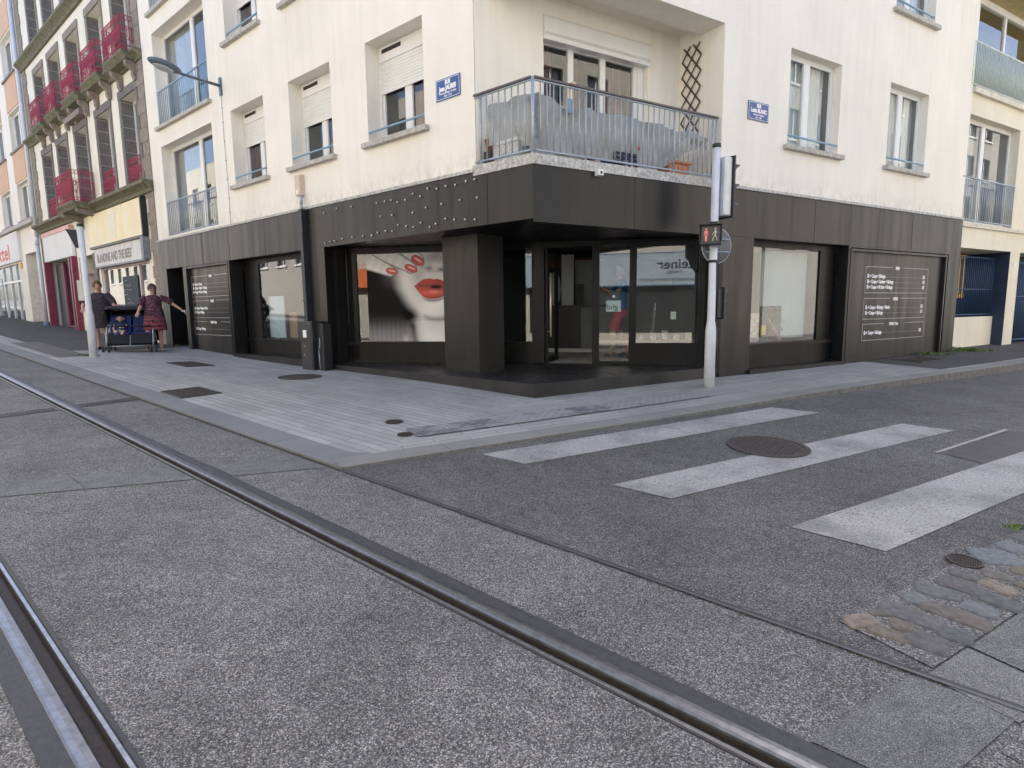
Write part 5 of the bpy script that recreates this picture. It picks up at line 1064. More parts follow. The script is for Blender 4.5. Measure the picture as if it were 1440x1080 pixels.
def head(F,wd,z0,z1,voff,back,lab,depth,vis):
    mb=MB(); mb.box(F,-wd/2,wd/2,voff,voff+depth,z0,z1); o=mk('signal_back',mb,back,t,bevel=.02 if depth>.1 else .008)
    mb=MB(); mb.box(F,-wd/2-.03,wd/2+.03,voff+depth,voff+depth+.03,z0-.02,z1+.02); mk('signal_board',mb,BLKM,t,bevel=.004)
    n=3
    for i in range(n):
        zc=z0+(z1-z0)*(i+.5)/n; r=wd*.36; mb=MB(); N=14
        V=[]
        for k in range(N+1):
            a=math.pi*(-.15+1.3*k/N); V+= [F.p(r*math.cos(a),voff+depth+.03,zc+r*math.sin(a)),F.p(r*math.cos(a),voff+depth+.03+vis*(.35+.65*max(0,math.sin(a))),zc+r*math.sin(a)+.0)]
        mb.add(V,[(2*k,2*k+1,2*k+3,2*k+2) for k in range(N)],True); ob=mk('visor',mb,BLKM,t); md=ob.modifiers.new('s','SOLIDIFY'); md.thickness=.004
        mb=MB(); mb.lathe(F.p(0,voff+depth+.03,zc),[(r*.9,0),(r*.7,.012),(.002,.018)],16,F.n); mk('lens',mb,plain(['lens_red','lens_amber','lens_green'][2-i],[(.2,.01,.01),(.2,.09,.01),(.01,.12,.06)][2-i],.2,.1,4),t)
    for z in (z0+.08,z1-.08):
        mb=MB(); mb.bar(F.p(0,.03,z),F.p(0,voff+.01,z),.02,8); mk('arm',mb,STEEL,t)
head(TF,.22,2.50,3.32,.07,ALU,'',.15,.24)
head(Fr(b,TF.d,TF.n),.13,1.04,1.47,.055,BLKM,'',.10,.13)
# pedestrian light
pz0,pz1=2.08,2.36
ob_=S; 
mb=MB(); mb.box(S,-.19,.10,.07,.20,pz0,pz1); o=mk('pedestrian_light',mb,BLKM,t,bevel=.012)
mb=MB(); mb.box(S,-.165,.075,.198,.203,pz0+.03,pz1-.03); mk('light_face',mb,plain('light_face',(.035,.028,.025),.3,.1,5),o)
mb=MB(); mb.box(S,-.20,.11,.19,.27,pz1-.006,pz1+.006); mb.box(S,-.20,-.19,.19,.25,pz0+.05,pz1); mb.box(S,.10,.11,.19,.25,pz0+.05,pz1); mk('hood',mb,BLKM,o)
def figure(uc,walk):
    mb=MB(); v=.205; z=pz0+.045
    mb.ell(S.p(uc,v,z+.175),.013,.004,.013,Matrix(((S.d.x,S.n.x,0),(S.d.y,S.n.y,0),(0,0,1))).to_quaternion(),10,6)
    def seg(a,b_,r): mb.bar(S.p(uc+a[0],v,z+a[1]),S.p(uc+b_[0],v,z+b_[1]),r,6)
    seg((0,.155),(0,.09),.015 if not walk else .012)
    if walk: seg((0,.09),(-.026,.045),.008);seg((-.026,.045),(-.034,.005),.007);seg((0,.09),(.018,.05),.008);seg((.018,.05),(.030,.008),.007);seg((0,.15),(-.03,.11),.006);seg((0,.15),(.026,.115),.006);seg((-.03,.11),(-.036,.09),.006)
    else: seg((-.008,.09),(-.008,.005),.008);seg((.008,.09),(.008,.005),.008);seg((-.018,.15),(-.026,.085),.006);seg((.018,.15),(.026,.085),.006)
    return mb
def emis(name,col,st):
    m,nt,bs=newmat(name); bs.inputs['Base Color'].default_value=(*col,1); bs.inputs['Emission Color'].default_value=(*col,1); bs.inputs['Emission Strength'].default_value=st; return m
mk('standing_figure',figure(-.105,False),emis('red_figure',(.60,.20,.17),.12),o)
mk('walking_figure',figure(.018,True),plain('unlit_figure',(.62,.60,.50),.5,.05,5),o)
mb=MB(); mb.box(S,-.03,.03,.0,.08,pz0+.05,pz0+.11); mb.box(S,-.03,.03,.0,.08,pz1-.1,pz1-.05); mk('clamp',mb,BLK,t)
# round sign seen from the back, clamps
RS=(S.n*-.80+S.d*-.6).normalized(); ctr=S.p(.045,-.075,2.09); mb=MB(); mb.lathe(ctr,[(.245,0),(.25,.004),(.25,.016),(.245,.02)],40,RS); o=mk('round_sign',mb,plain('sign_back',(.10,.105,.115),.5,.12,8,metal=.3),t)
mb=MB(); 
qq=RS.to_track_quat('Z','Y'); X=qq@Vector((1,0,0)); Y=qq@Vector((0,1,0)); mb.path([ctr+RS*.01+(X*math.cos(a)+Y*math.sin(a))*.25 for a in [k*math.pi/20 for k in range(41)]],.009,6); mk('rim',mb,ALU,o)
hz_=ZZ.cross(RS).normalized(); mb=MB(); 
for z in (-.09,.09): mb.bar(ctr-RS*.012+hz_*.2+ZZ*z,ctr-RS*.012-hz_*.2+ZZ*z,.010,4)
mb.box(S,-.06,.06,-.06,.06,2.05,2.11); mk('sign_clamp',mb,STEEL,o)
mb=MB(); 
for z in (1.86,2.40,): mb.lathe(b+ZZ*z,[(.062,-.02),(.064,-.018),(.064,.018),(.062,.02)],20)
mk('band',mb,BLK,t)
mb=MB(); mb.path([b+S.d*.055+S.n*.03+ZZ*1.85,b+S.d*.06+S.n*.0+ZZ*1.0,b+S.d*.09+ZZ*.9,b+S.d*.09+ZZ*.3],.012,6); mk('conduit',mb,BLK,t)
PA=A.p(10.04,2.43,0); t,b=pole(PA,2.78,'white painted pole at the left kerb in front of the pram')
cD=(-Vector((PA.x,PA.y,0))).normalized(); S2=Fr(b,Vector((-cD.y,cD.x,0)),cD)
S2.d=S2.d if S2.d.x>0 else -S2.d
mb=MB(); mb.prism([S2.p(-.07,-.05,2.66),S2.p(-.25,-.05,2.66),S2.p(-.16,-.05,2.42),S2.p(-.12,-.05,2.30),S2.p(-.06,-.05,2.30)],S2.n*-.14); mk('signal_hood',mb,BLKM,t)
mb=MB(); mb.box(S2,-.13,-.05,-.1,-.02,.95,2.3); mk('signal_board',mb,BLKM,t) if False else None
mb=MB(); mb.box(S2,-.16,-.06,-.10,-.03,1.20,1.62); mk('push_button_box',mb,plain('cream_box',(.62,.60,.50),.6,.1,5),t)
# weeds at wall feet and kerbs
def weeds(P,n,sp,h,label,pv=True):
    mb=MB(); r=random.Random(int(P.x*100)); 
    for i in range(n):
        c=gP(P+Vector((r.gauss(0,sp),r.gauss(0,sp*.4),0)),.012+(pave(P) if pv else 0)); d=Vector((r.uniform(-1,1),r.uniform(-1,1),r.uniform(.6,1.6))).normalized()*h*r.uniform(.5,1.2); e=d.cross(Vector((r.random(),r.random(),.3))).normalized()*h*.18
        mb.add([c-e*.4,c+e*.4,c+d*.6+e,c+d,c+d*.6-e],[(0,1,2,3,4)])
    o=mk('weeds',mb,plain('weed_green',(.09,.15,.03),.7,.35,12)); tag(o,label,'weeds'); 
weeds(B.p(11.9,.12,0),130,.30,.09,'tuft of weeds at the foot of the cream wing'); weeds(B.p(10.3,.15,0),70,.22,.07,'small weeds at the foot of the right price board'); weeds(A.p(10.35,2.5,0),60,.12,.06,'little green weeds beside the left pole'); weeds(B.p(.35,5.10,0),50,.06,.03,'small weeds in the joint by the cobbles',False); weeds(A.p(12.1,.15,0),90,.35,.06,'dry weeds at the foot of the left doorway')
#@@PEOPLE
# ================================================================ people
def skinmesh(nodes,edges,sub=2):
    """nodes: name->(x,y,z,r[,r2]); returns (verts,faces) of one continuous skinned surface, first node is the root"""
    names=list(nodes); me=bpy.data.meshes.new('sk'); me.from_pydata([nodes[n][:3] for n in names],[(names.index(a),names.index(b)) for a,b in edges],[])
    o=bpy.data.objects.new('sk',me); COL.objects.link(o); md=o.modifiers.new('skin','SKIN'); md.use_smooth_shade=True; md.branch_smoothing=.35
    for i,n in enumerate(names):
        r=nodes[n][3]; r2=nodes[n][4] if len(nodes[n])>4 else r; me.skin_vertices[0].data[i].radius=(r,r2); me.skin_vertices[0].data[i].use_root=(i==0)
    s=o.modifiers.new('sub','SUBSURF'); s.levels=sub; s.render_levels=sub
    bpy.context.view_layer.update(); dg=bpy.context.evaluated_depsgraph_get(); m=bpy.data.meshes.new_from_object(o.evaluated_get(dg)); V=[v.co.copy() for v in m.vertices]; F_=[tuple(p.vertices) for p in m.polygons]
    bpy.data.objects.remove(o); bpy.data.meshes.remove(m); return V,F_
class Pose:
    def __init__(s,P,yaw,sc_=1): s.P=Vector(P); s.c=math.cos(yaw); s.s=math.sin(yaw); s.k=sc_
    def __call__(s,q): x,y,z=[c*s.k for c in q[:3]]; x=-x; return Vector((s.P.x+x*s.c-y*s.s,s.P.y+x*s.s+y*s.c,s.P.z+z))
def hand(nodes,edges,tag_,wrist,d,side,up,curl=.5,k=1):
    """palm and five tapering bent fingers chained on the wrist node"""
    w_=Vector(nodes[wrist][:3]); d=Vector(d).normalized(); s=Vector(side).normalized(); u=Vector(up).normalized()
    nodes[tag_+'p1']=(*(w_+d*.035*k),.024*k,.015*k); nodes[tag_+'p2']=(*(w_+d*.075*k),.030*k,.014*k); edges+=[(wrist,tag_+'p1'),(tag_+'p1',tag_+'p2')]
    for i,(off,L) in enumerate(((-.030,.070),(-.010,.082),(.011,.076),(.030,.060))):
        a=w_+d*.085*k+s*off*k; b=a+(d*math.cos(curl*.6)-u*math.sin(curl*.6))*L*.5*k; c=b+(d*math.cos(curl*1.5)-u*math.sin(curl*1.5))*L*.5*k
        for j,(P,r) in enumerate(((a,.0095),(b,.0085),(c,.0065))): nodes[f'{tag_}f{i}{j}']=(*P,r*k)
        edges+=[(tag_+'p2',f'{tag_}f{i}0'),(f'{tag_}f{i}0',f'{tag_}f{i}1'),(f'{tag_}f{i}1',f'{tag_}f{i}2')]
    a=w_+d*.035*k-s*.034*k; b=a+(d*.8-s*.5)*.035*k; c=b+(d-u*.3)*.025*k
    for j,(P,r) in enumerate(((a,.011),(b,.010),(c,.008))): nodes[f'{tag_}t{j}']=(*P,r*k)
    edges+=[(tag_+'p1',tag_+'t0'),(tag_+'t0',tag_+'t1'),(tag_+'t1',tag_+'t2')]
def person(P,yaw,H,J,label,cloth,hairm,skin,hairlen='short',glasses=False,sc_head=1,hands=True,seated=False):
    """J: joint positions in metres for a body of height 1.0*H, local x = person's left, y = forward"""
    t=thing('person',label,'person',P); T=Pose(P,yaw,1); nodes={};edges=[]
    def N(n,q,r,r2=None): nodes[n]=(q[0],q[1],q[2],r) if r2 is None else (q[0],q[1],q[2],r,r2)
    for n,v in J.items(): N(n,v[:3],v[3],v[4] if len(v)>4 else None)
    E_=[('pelvis','belly'),('belly','chest'),('chest','neck0'),('neck0','neck1'),('neck1','jaw'),('jaw','head'),('head','crown')]
    for s in 'LR':
        E_+=[('chest','sh'+s),('sh'+s,'el'+s),('el'+s,'wr'+s),('pelvis','hip'+s),('hip'+s,'kn'+s),('kn'+s,'ca'+s),('ca'+s,'an'+s),('an'+s,'ball'+s),('ball'+s,'toe'+s)]
    h=Vector(J['head'][:3]); jr=J['head'][3]; fw=Vector(J.get('_face',(0,1,0))) if False else None
    edges+=E_; 
    if hands:
        for s in 'LR':
            w_=Vector(J['wr'+s][:3]); e=Vector(J['el'+s][:3]); d=(w_-e).normalized(); sd=d.cross(ZZ); sd=sd.normalized() if sd.length>.1 else Vector((1,0,0)); hand(nodes,edges,'h'+s,'wr'+s,d,sd if s=='L' else -sd,sd.cross(d),.5 if cloth!='baby' else .8,1 if H>1.2 else .5)
    V,F_=skinmesh(nodes,edges,2); mb=MB(); mb.add([T(v) for v in V],F_,True); body=mk('body',mb,skin,t); return t,T,body
def face(t,T,hc,fd,r,skin,hairm,glasses,hair='short',body=None):
    fd=Vector(fd).normalized(); sd=ZZ.cross(fd)*-1; sd.normalize(); c=Vector(hc)
    q=lambda a,b,cc:T(c+sd*a+fd*b+ZZ*cc)
    rot=None
    mb=MB(); mb.bar(q(0,r*.92,.012),q(0,r*1.22,-.018),.008,8,.014); mb.ell(q(0,r*1.12,-.022),.014,.014,.010); mb.ell(q(r*.98,0,-.01),.012,.02,.028);mb.ell(q(-r*.98,0,-.01),.012,.02,.028); mk('nose_and_ears',mb,skin,t)
    mb=MB(); mb.ell(q(0,r*.98,-.052),.022,.010,.008); mk('mouth',mb,plain('lip_skin',(.35,.12,.10),.5,.1,9),t)
    if glasses:
        mb=MB(); 
        for s in (-1,1): mb.ell(q(s*.030,r*.99,.012),.026,.012,.018); mb.bar(q(s*.05,r*.9,.015),q(s*r*1.0,0,.01),.004,5)
        mb.bar(q(-.03,r,.018),q(.03,r,.018),.005,5); mk('sunglasses',mb,BLK,t)
    else:
        mb=MB()
        for s in (-1,1): mb.ell(q(s*.030,r*.95,.012),.012,.008,.007)
        mk('eyes',mb,plain('eye_dark',(.03,.02,.02),.3,.1,5),t); mb=MB()
        for s in (-1,1): mb.bar(q(s*.016,r*1.0,.032),q(s*.046,r*.93,.034),.004,5)
        mk('eyebrows',mb,hairm,t)
    # hair: displaced cap around the back and top of the skull
    mb=MB(); V=[];F_=[];n,m=26,14; rn=random.Random(4)
    for j in range(m+1):
        th=math.pi*.64*j/m
        for i in range(n):
            ph=2*math.pi*i/n; d=sd*(math.sin(th)*math.cos(ph))+fd*(math.sin(th)*math.sin(ph))+ZZ*math.cos(th)
            front=max(0,d.dot(fd)); low=th/(math.pi*.64); k=1.17+rn.uniform(-.025,.03)
            if front>.35 and th>.85: k=.80
            V.append(T(c+ZZ*.022+Vector((d.x*r*k,d.y*r*k,d.z*r*k*1.18))))
    for j in range(m):
        for i in range(n): F_.append((j*n+i,(j+1)*n+i,(j+1)*n+(i+1)%n,j*n+(i+1)%n))
    mb.add(V,F_,True)
    if hair=='long':
        mb.ell(q(0,-r*.95,-.03),.055,.05,.07)
        mb.ell(q(.03,-r*.8,-.09),.035,.035,.07)
    if hair!='none': mk('hair',mb,hairm,t)
def loft(T,rings,n=28,wob=.012,seed=1):
    """rings: (cx,cy,cz,rx,ry)"""
    rn=random.Random(seed); mb=MB(); ph=[rn.uniform(0,6) for _ in range(6)]; V=[]
    for k,(cx,cy,cz,rx,ry) in enumerate(rings):
        for i in range(n):
            a=2*math.pi*i/n; w_=1+wob/.15*(math.sin(a*5+ph[0]+k*.3)*.5+math.sin(a*8+ph[1]-k*.4)*.4)*(k/len(rings)); V.append(T((cx+rx*w_*math.cos(a),cy+ry*w_*math.sin(a),cz)))
    mb.add(V,[(k*n+i,k*n+(i+1)%n,(k+1)*n+(i+1)%n,(k+1)*n+i) for k in range(len(rings)-1) for i in range(n)],True); return mb
def tube(T,pts,mb=None,n=14):
    mb=mb or MB()
    for (a,ra),(b,rb) in zip(pts[:-1],pts[1:]): mb.bar(T(a),T(b),ra,n,rb,caps=False)
    return mb
SKIN=plain('skin',(.50,.29,.21),.55,.08,12); SKINB=plain('baby_skin',(.58,.35,.27),.55,.06,12)
def m_print(name,dark,spots,sc1=55,bands=None):
    m,nt,bs=newmat(name); v=coords(nt); vo=nd(nt,'ShaderNodeTexVoronoi'); vo.inputs['Scale'].default_value=sc1; nt.links.new(v,vo.inputs['Vector']); sep=nd(nt,'ShaderNodeSeparateColor'); nt.links.new(vo.outputs['Color'],sep.inputs[0])
    c=ramp(nt,sep.outputs[0],.35,dark,.55,spots[0],[(.75,spots[1]),(.9,dark)]); e=ramp(nt,vo.outputs['Distance'],.35,g3(1),.6,g3(.4)); c=mixc(nt,1,c,e,'MULTIPLY')
    if bands:
        sx=nd(nt,'ShaderNodeSeparateXYZ'); tc=nd(nt,'ShaderNodeTexCoord'); nt.links.new(tc.outputs['Object'],sx.inputs[0]); mr=nd(nt,'ShaderNodeMapRange'); mr.inputs['From Min'].default_value=bands[0]; mr.inputs['From Max'].default_value=bands[1]; nt.links.new(sx.outputs[2],mr.inputs['Value'])
        rp=nd(nt,'ShaderNodeValToRGB'); rp.color_ramp.interpolation='CONSTANT'; el=rp.color_ramp.elements; el[0].position=0; el[0].color=(0,0,0,1); el[1].position=.04; el[1].color=(1,1,1,1)
        for p,vv in ((.10,0),(.14,.8),(.20,.1),(.26,.9),(.29,0),(.31,.7),(.34,0)): q=el.new(p); q.color=(vv,vv,vv,1)
        nt.links.new(mr.outputs[0],rp.inputs[0]); c=mixc(nt,mixf(nt,rp.outputs[0],.6),c,(.36,.08,.09))
    nt.links.new(c,bs.inputs['Base Color']); bs.inputs['Roughness'].default_value=.9; return m
def joints(sx=1,**k):
    J=dict(pelvis=(0,0,.88,.115,.10),belly=(0,.01,1.02,.115,.10),chest=(0,0,1.22,.125,.095),neck0=(0,-.005,1.37,.055),neck1=(0,.005,1.43,.048),jaw=(0,.022,1.485,.062,.068),head=(0,.02,1.545,.074,.086),crown=(0,.012,1.60,.058,.066),
    shL=(.17,0,1.33,.052),elL=(.22,-.02,1.06,.038),wrL=(.24,.05,.83,.025),shR=(-.17,0,1.33,.052),elR=(-.22,-.02,1.06,.038),wrR=(-.24,.05,.83,.025),
    hipL=(.09,0,.82,.085),knL=(.095,.02,.47,.056),caL=(.095,-.01,.33,.052),anL=(.095,-.01,.09,.034),ballL=(.10,.10,.035,.036,.024),toeL=(.10,.16,.025,.03,.018),
    hipR=(-.09,0,.82,.085),knR=(-.095,.02,.47,.056),caR=(-.095,-.01,.33,.052),anR=(-.095,-.01,.09,.034),ballR=(-.10,.10,.035,.036,.024),toeR=(-.10,.16,.025,.03,.018)); J.update(k); return J
def yaw_to(P,target): d=Vector(target)-Vector(P); return math.atan2(d.y,d.x)-math.pi/2
# --- woman in the patterned dress, arm stretched towards the doorway (her left arm, image right)
P1=gP(A.p(11.2,.82,0),.012); y1=yaw_to(P1,(-1.5,0,0))+.12
J=joints(crown=(-.01,.03,1.585,.058,.066),belly=(0,.05,1.03,.135,.13),elL=(.40,.04,1.17,.042),wrL=(.58,.10,1.02,.026),elR=(-.27,.06,1.09,.042),wrR=(-.34,.27,.96,.026),knR=(-.16,.10,.47,.062),caR=(-.17,.02,.33,.056),anR=(-.19,-.12,.13,.036),ballR=(-.20,-.02,.045,.036,.024),toeR=(-.20,.05,.025,.03,.018),hipR=(-.10,0,.82,.09),hipL=(.10,0,.82,.09),knL=(.10,.02,.47,.064),caL=(.10,0,.33,.056))
t,T,body=person(P1,y1,1.6,J,'woman in a red and navy patterned dress and sunglasses reaching towards the doorway','dress',None,SKIN)
HB=plain('brown_hair',(.055,.032,.022),.6,.3,40); face(t,T,(0,.02,1.525),(-.55,1,0),.084,SKIN,HB,True,'long')
DR=m_print('dress_print',(.022,.012,.035),((.24,.03,.06),(.36,.20,.22)),60,(P1.z+.50,P1.z+1.55))
mb=loft(T,[(0,0,1.385,.075,.07),(0,0,1.36,.13,.085),(0,.0,1.31,.185,.115),(0,.015,1.20,.185,.145),(0,.03,1.10,.175,.16),(0,.05,1.00,.20,.20),(0,.04,.88,.215,.20),(0,.03,.72,.235,.205),(0,.03,.53,.255,.215),(.0,.03,.525,.245,.205)],wob=.012)
tube(T,[((.15,0,1.33),.072),((.28,.02,1.27),.078),((.40,.035,1.19),.072)],mb); tube(T,[((-.15,0,1.33),.072),((-.23,.03,1.22),.08),((-.27,.06,1.12),.075)],mb); mk('dress',mb,DR,t)
mb=MB(); mb.box(Fr(T((.63,.11,.985)),(1,0,0),(0,1,0)),-.04,.04,-.02,.02,-.02,.02); mk('phone',mb,WHITE,t)
mb=MB()
for s in ('L','R'):
    j=J['ball'+s]; a=J['an'+s]; mb.ell(T((j[0],(j[1]+a[1])/2+.01,.012)),.045,.12,.012)
mk('sandals',mb,plain('sandal',(.12,.07,.04),.6,.2,9),t)
# --- woman behind the pram
P2=gP(A.p(11.95,1.45,0),.012); y2=yaw_to(P2,(-4,4,0))
P2=P2+Vector((-.42,.1,0)); P2=gP(P2,.012)
J=joints(crown=(-.0,.03,1.62,.06,.068),head=(0,.03,1.565,.078,.09),jaw=(0,.035,1.505,.068,.072),chest=(0,0,1.24,.15,.115),belly=(0,.03,1.04,.155,.14),neck0=(0,.0,1.38,.062),shL=(.20,.02,1.34,.062),elL=(.30,.12,1.12,.05),wrL=(.36,.36,1.02,.028),shR=(-.20,.02,1.34,.062),elR=(-.30,.10,1.12,.05),wrR=(-.30,.34,1.00,.028))
t,T,body=person(P2,y2,1.66,J,'woman with short brown hair in a speckled dark tunic pushing the double pram','tunic',None,SKIN)
face(t,T,(0,.03,1.545),(.75,1,0),.088,SKIN,plain('auburn_hair',(.13,.06,.03),.6,.3,40),False,'short')
mb=loft(T,[(0,0,1.39,.085,.075),(0,0,1.365,.15,.10),(0,.0,1.32,.21,.135),(0,.015,1.20,.22,.165),(0,.03,1.05,.225,.19),(0,.03,.90,.235,.20),(0,.03,.70,.25,.21),(0,.03,.52,.26,.215)],wob=.012)
tube(T,[((.17,.02,1.34),.085),((.26,.08,1.22),.088),((.31,.15,1.11),.078)],mb); tube(T,[((-.17,.02,1.34),.085),((-.26,.07,1.22),.088),((-.30,.13,1.11),.078)],mb); mk('tunic',mb,m_print('tunic_print',(.020,.018,.030),((.07,.035,.055),(.17,.15,.17)),85),t)
mb=MB()
for s in 'LR': mb.ell(T((J['ball'+s][0],.05,.03)),.05,.13,.035)
mk('shoes',mb,BLK,t)
# --- man inside the shop behind the glass door
P3=D.p(4.98,-1.55,.24); y3=math.atan2(-D.d.y,-D.d.x)-math.pi/2+.25
k=1.09
J={n:tuple(c*k for c in v) for n,v in joints(elL=(.22,.10,1.10,.042),wrL=(.10,.30,1.22,.028),elR=(-.22,.10,1.10,.042),wrR=(-.06,.32,1.20,.028),anL=(.10,.16,.09,.036),ballL=(.11,.27,.035,.036,.024),toeL=(.11,.33,.025,.03,.018),knL=(.10,.16,.47,.06),caL=(.10,.13,.33,.06),anR=(-.10,-.18,.10,.036),ballR=(-.10,-.07,.035,.036,.024),toeR=(-.10,-.01,.025,.03,.018),knR=(-.1,.02,.47,.06),caR=(-.1,-.08,.33,.06)).items()}
t,T,body=person(P3,y3,1.75,J,'white haired man in blue polo shirt and pink shorts behind the glass door','polo',None,SKIN)
face(t,T,(0,.02*k,1.525*k),(0,1,0),.09,SKIN,plain('white_hair',(.60,.58,.55),.7,.1,40),False,'short')
POLO=plain('blue_polo',(.03,.10,.28),.85,.12,8); SHRT=plain('pink_shorts',(.55,.10,.12),.85,.1,8)
mb=loft(T,[(0,0,1.40*k,.08,.075),(0,0,1.37*k,.14,.09),(0,0,1.32*k,.20,.125),(0,0,1.18*k,.195,.14),(0,.01,1.02*k,.185,.15),(0,.01,.90*k,.185,.15),(0,0,.86*k,.185,.15)],wob=.006); tube(T,[((.17*k,0,1.33*k),.072),((.21*k,.06,1.2*k),.075)],mb); tube(T,[((-.17*k,0,1.33*k),.072),((-.21*k,.06,1.2*k),.075)],mb); mk('polo_shirt',mb,POLO,t)
mb=loft(T,[(0,0,.93*k,.165,.13),(0,0,.80*k,.18,.15),(0,0,.74*k,.185,.16)],wob=.006); tube(T,[((.09*k,0,.84*k),.105),((.10*k,.09,.66*k),.11),((.10*k,.15,.50*k),.11)],mb); tube(T,[((-.09*k,0,.84*k),.105),((-.10*k,.02,.66*k),.11),((-.10*k,.03,.50*k),.11)],mb); mk('shorts',mb,SHRT,t)
mb=MB()
for s in 'LR': a=J['an'+s]; b_=J['toe'+s]; mb.ell(T(((a[0]+b_[0])/2,(a[1]+b_[1])/2,.04)),.05,.05,.04); mb.ell(T((b_[0],b_[1]-.04,.03)),.05,.09,.032)
mk('shoes',mb,BLK,t)
mb=MB(); cF=Fr(T((.02,.36,1.27*k)),T((1,0,0))-T((0,0,0)),T((0,1,0))-T((0,0,0))); mb.box(cF,-.07,.07,-.03,.03,-.045,.045); cam_=tag(mk('camera_body',mb,BLK,bevel=.006),'small black camera held up by the white haired man','camera'); mb=MB(); mb.bar(T((.02,.39,1.27*k)),T((.02,.45,1.27*k)),.035,16); mk('lens',mb,BLKM,cam_)

# ================================================================ double pram
X_=Vector((.92,.39,0)).normalized(); Yf=Vector((X_.y,-X_.x,0)); PO=gP(Vector((-9.08,13.72,0)),.012)
G_=Fr(PO,X_*1.18,Yf)   # u across, v forward (towards the camera), origin between the front wheels
pm=thing('double_pram','black and royal blue double pram facing the street behind the left pole','pram',PO)
def tb_(pts,r=.014,n=8): 
    mb=MB(); mb.path([G_.p(*p) for p in pts],r,n); return mb
FRM=plain('pram_alloy',(.42,.45,.48),.35,.1,6,metal=.4); FAB=plain('pram_black_fabric',(.006,.0065,.009),.8,.3,12,bmp=.2); BLU=plain('pram_blue_fabric',(.008,.024,.12),.8,.2,12,bmp=.2)
mb=MB()
for u in (-.40,.40):
    mb.add(tb_([(u,.02,.15),(u,-.06,.42),(u,-.20,.60),(u,-.40,.66)]).v,tb_([(u,.02,.15),(u,-.06,.42),(u,-.20,.60),(u,-.40,.66)]).f,True)
    for pts in ([(u,-.60,.12),(u,-.35,.50),(u,-.12,.28),(u,.02,.16)],[(u,-.25,.35),(u,-.62,.80),(u,-.78,1.02)]): q=tb_(pts); mb.add(q.v,q.f,True)
q=tb_([(-.40,-.78,1.02),(0,-.80,1.03),(.40,-.78,1.02)],.018); mb.add(q.v,q.f,True); q=tb_([(0,.02,.16),(0,-.10,.42)],.012); mb.add(q.v,q.f,True); q=tb_([(-.40,.0,.16),(.40,.0,.16)],.012); mb.add(q.v,q.f,True); q=tb_([(-.40,-.58,.14),(.40,-.58,.14)],.012); mb.add(q.v,q.f,True)
mk('frame',mb,FRM,pm)
for u in (-.41,.0,.41):
    for v in (.04,-.60):
        for s in ((-.045,.045) if u in (-.41,.41) else ((-.02,.02) if v>0 and False else ())):
            mb=MB(); c=G_.p(u+s,v,.085); mb.lathe(c-X_*.017,[(.055,0),(.083,.004),(.086,.012),(.086,.022),(.083,.030),(.055,.034)],20,X_); wv_=mk('wheel',mb,plain('pram_tyre',(.03,.03,.035),.7,.2,9),pm); mb=MB(); mb.lathe(c-X_*.019,[(.05,0),(.052,.002),(.052,.036),(.05,.038)],14,X_); mk('hub',mb,plain('pram_hub',(.22,.25,.28),.5,.1,9),wv_)
for i,uc in enumerate((-.20,.20)):
    mb=MB(); hw=.185
    def slab(p0,p1,th,mat,name):
        m=MB(); (v0,z0),(v1,z1)=p0,p1; nv=Vector((z1-z0,-(v1-v0))); nv.normalize(); off=(nv[0]*th,nv[1]*th)
        m.add([G_.p(uc+s*hw,v,z) for s in (-1,1) for v,z in ((v0,z0),(v1,z1),(v1+off[0],z1+off[1]),(v0+off[0],z0+off[1]))],[(0,1,2,3),(4,7,6,5),(0,4,5,1),(1,5,6,2),(2,6,7,3),(3,7,4,0)]); return mk(name,m,mat,pm,bevel=.015)
    slab((-.12,.43),(-.38,.44),.04,BLU,'seat'); slab((-.38,.44),(-.56,.86),.04,BLU,'backrest'); slab((.02,.20),(-.10,.43),.03,FAB,'leg_panel')
    mb=MB(); 
    for s in (-.07,.07): mb.box(G_,uc+s-.012,uc+s+.012,-.40,-.385,.50,.78)
    mb.box(G_,uc-.14,uc+.14,-.30,-.28,.49,.51); mk('harness',mb,FAB,pm)
    mb=MB(); mb.bar(G_.p(uc-.185,-.12,.62),G_.p(uc+.185,-.12,.62),.018,8); mk('bumper_bar',mb,FAB,pm)
mb=MB(); mb.box(G_,-.40,.40,-.55,-.02,.16,.24); mk('basket',mb,FAB,pm,bevel=.02)
mb=MB(); n=12; V=[]
for k_,(sx) in enumerate((-.43,-.36,0,.36,.43)):
    for i in range(n+1):
        a=math.radians(50+125*i/n); rad=.42*(1 if abs(sx)<.4 else .93); V.append(G_.p(sx,-.52+.44*math.cos(a)*(.98),.76+rad*.90*math.sin(a)*.95))
mb.add(V,[(k_*(n+1)+i,k_*(n+1)+i+1,(k_+1)*(n+1)+i+1,(k_+1)*(n+1)+i) for k_ in range(4) for i in range(n)],True)
for sx in (-.43,.43):
    mb.add([G_.p(sx,-.50,.66)]+[G_.p(sx,-.52+.44*math.cos(math.radians(50+125*i/n))*.98,.76+.42*.93*.9*math.sin(math.radians(50+125*i/n))*.95) for i in range(n+1)],[(0,i,i+1) for i in range(1,n+1)])
o=mk('canopy',mb,FAB,pm); md=o.modifiers.new('s','SOLIDIFY'); md.thickness=.012
mb=MB(); mb.box(G_,-.42,.42,-.72,-.66,.24,.9); mk('back_panel',mb,FAB,pm)
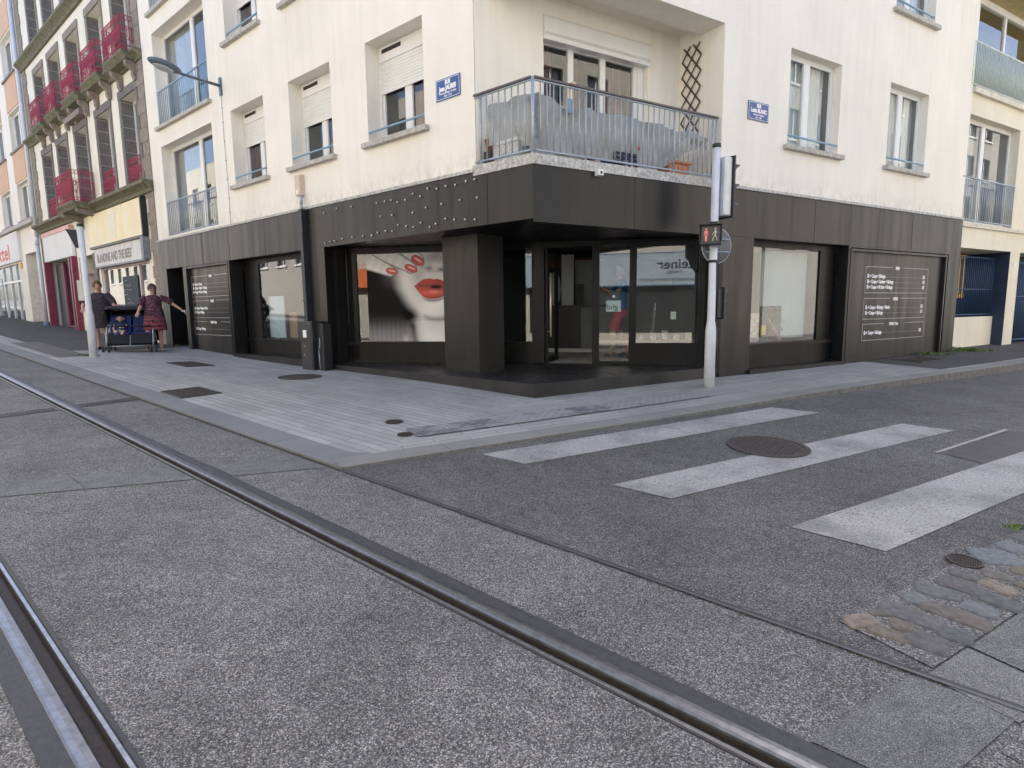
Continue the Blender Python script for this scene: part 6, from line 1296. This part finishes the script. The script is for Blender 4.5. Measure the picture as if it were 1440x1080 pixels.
# --- baby sitting in the left seat
pb=G_.p(-.20,-.30,.455); yb=math.atan2(Yf.y,Yf.x)-math.pi/2
kb=.46
J=joints(pelvis=(0,-.10,.02,.085,.08),belly=(0,-.12,.10,.085,.08),chest=(0,-.14,.19,.08,.07),neck0=(0,-.15,.26,.035),neck1=(0,-.145,.28,.035),jaw=(0,-.125,.315,.058,.06),head=(0,-.12,.355,.074,.078),crown=(0,-.125,.405,.055,.06),
 shL=(.085,-.14,.235,.033),elL=(.135,-.07,.16,.027),wrL=(.10,.0,.15,.02),shR=(-.085,-.14,.235,.033),elR=(-.14,-.09,.15,.027),wrR=(-.13,-.01,.11,.02),
 hipL=(.055,-.06,.03,.05),knL=(.085,.12,.05,.04),caL=(.06,.17,-.02,.034),anL=(.03,.20,-.13,.022),ballL=(.02,.24,-.16,.022,.016),toeL=(.02,.26,-.17,.016,.012),hipR=(-.055,-.06,.03,.05),knR=(-.08,.11,.05,.04),caR=(-.06,.16,-.03,.034),anR=(-.02,.19,-.12,.022),ballR=(-.01,.23,-.15,.022,.016),toeR=(-.01,.25,-.16,.016,.012))
t,T,body=person(pb,yb,.8,J,'blond baby in a navy top and white shorts sitting in the pram','baby',None,SKINB)
face(t,T,(0,-.12,.35),(0,1,0),.076,SKINB,plain('blond_hair',(.50,.33,.18),.7,.2,30),False,'none')
mb=loft(T,[(0,-.15,.27,.04,.04),(0,-.145,.245,.095,.07),(0,-.13,.17,.105,.095),(0,-.12,.10,.105,.10),(0,-.10,.03,.105,.10)],wob=.004); tube(T,[((.07,-.14,.235),.045),((.12,-.09,.18),.042)],mb); tube(T,[((-.07,-.14,.235),.045),((-.12,-.10,.175),.042)],mb); mk('top',mb,plain('navy_top',(.015,.03,.09),.8,.2,9),t)
mb=MB(); mb.ell(T((.0,-.03,.15)),.03,.012,.03); mk('white_motif',mb,TXTW,t)
mb=loft(T,[(0,-.10,.08,.10,.095),(0,-.08,.03,.105,.11),(0,-.07,-.01,.10,.10)],wob=.004); tube(T,[((.055,-.06,.03),.062),((.075,.06,.05),.058)],mb); tube(T,[((-.055,-.06,.03),.062),((-.075,.05,.05),.058)],mb); mk('shorts',mb,plain('pale_shorts',(.55,.56,.62),.8,.1,9),t)
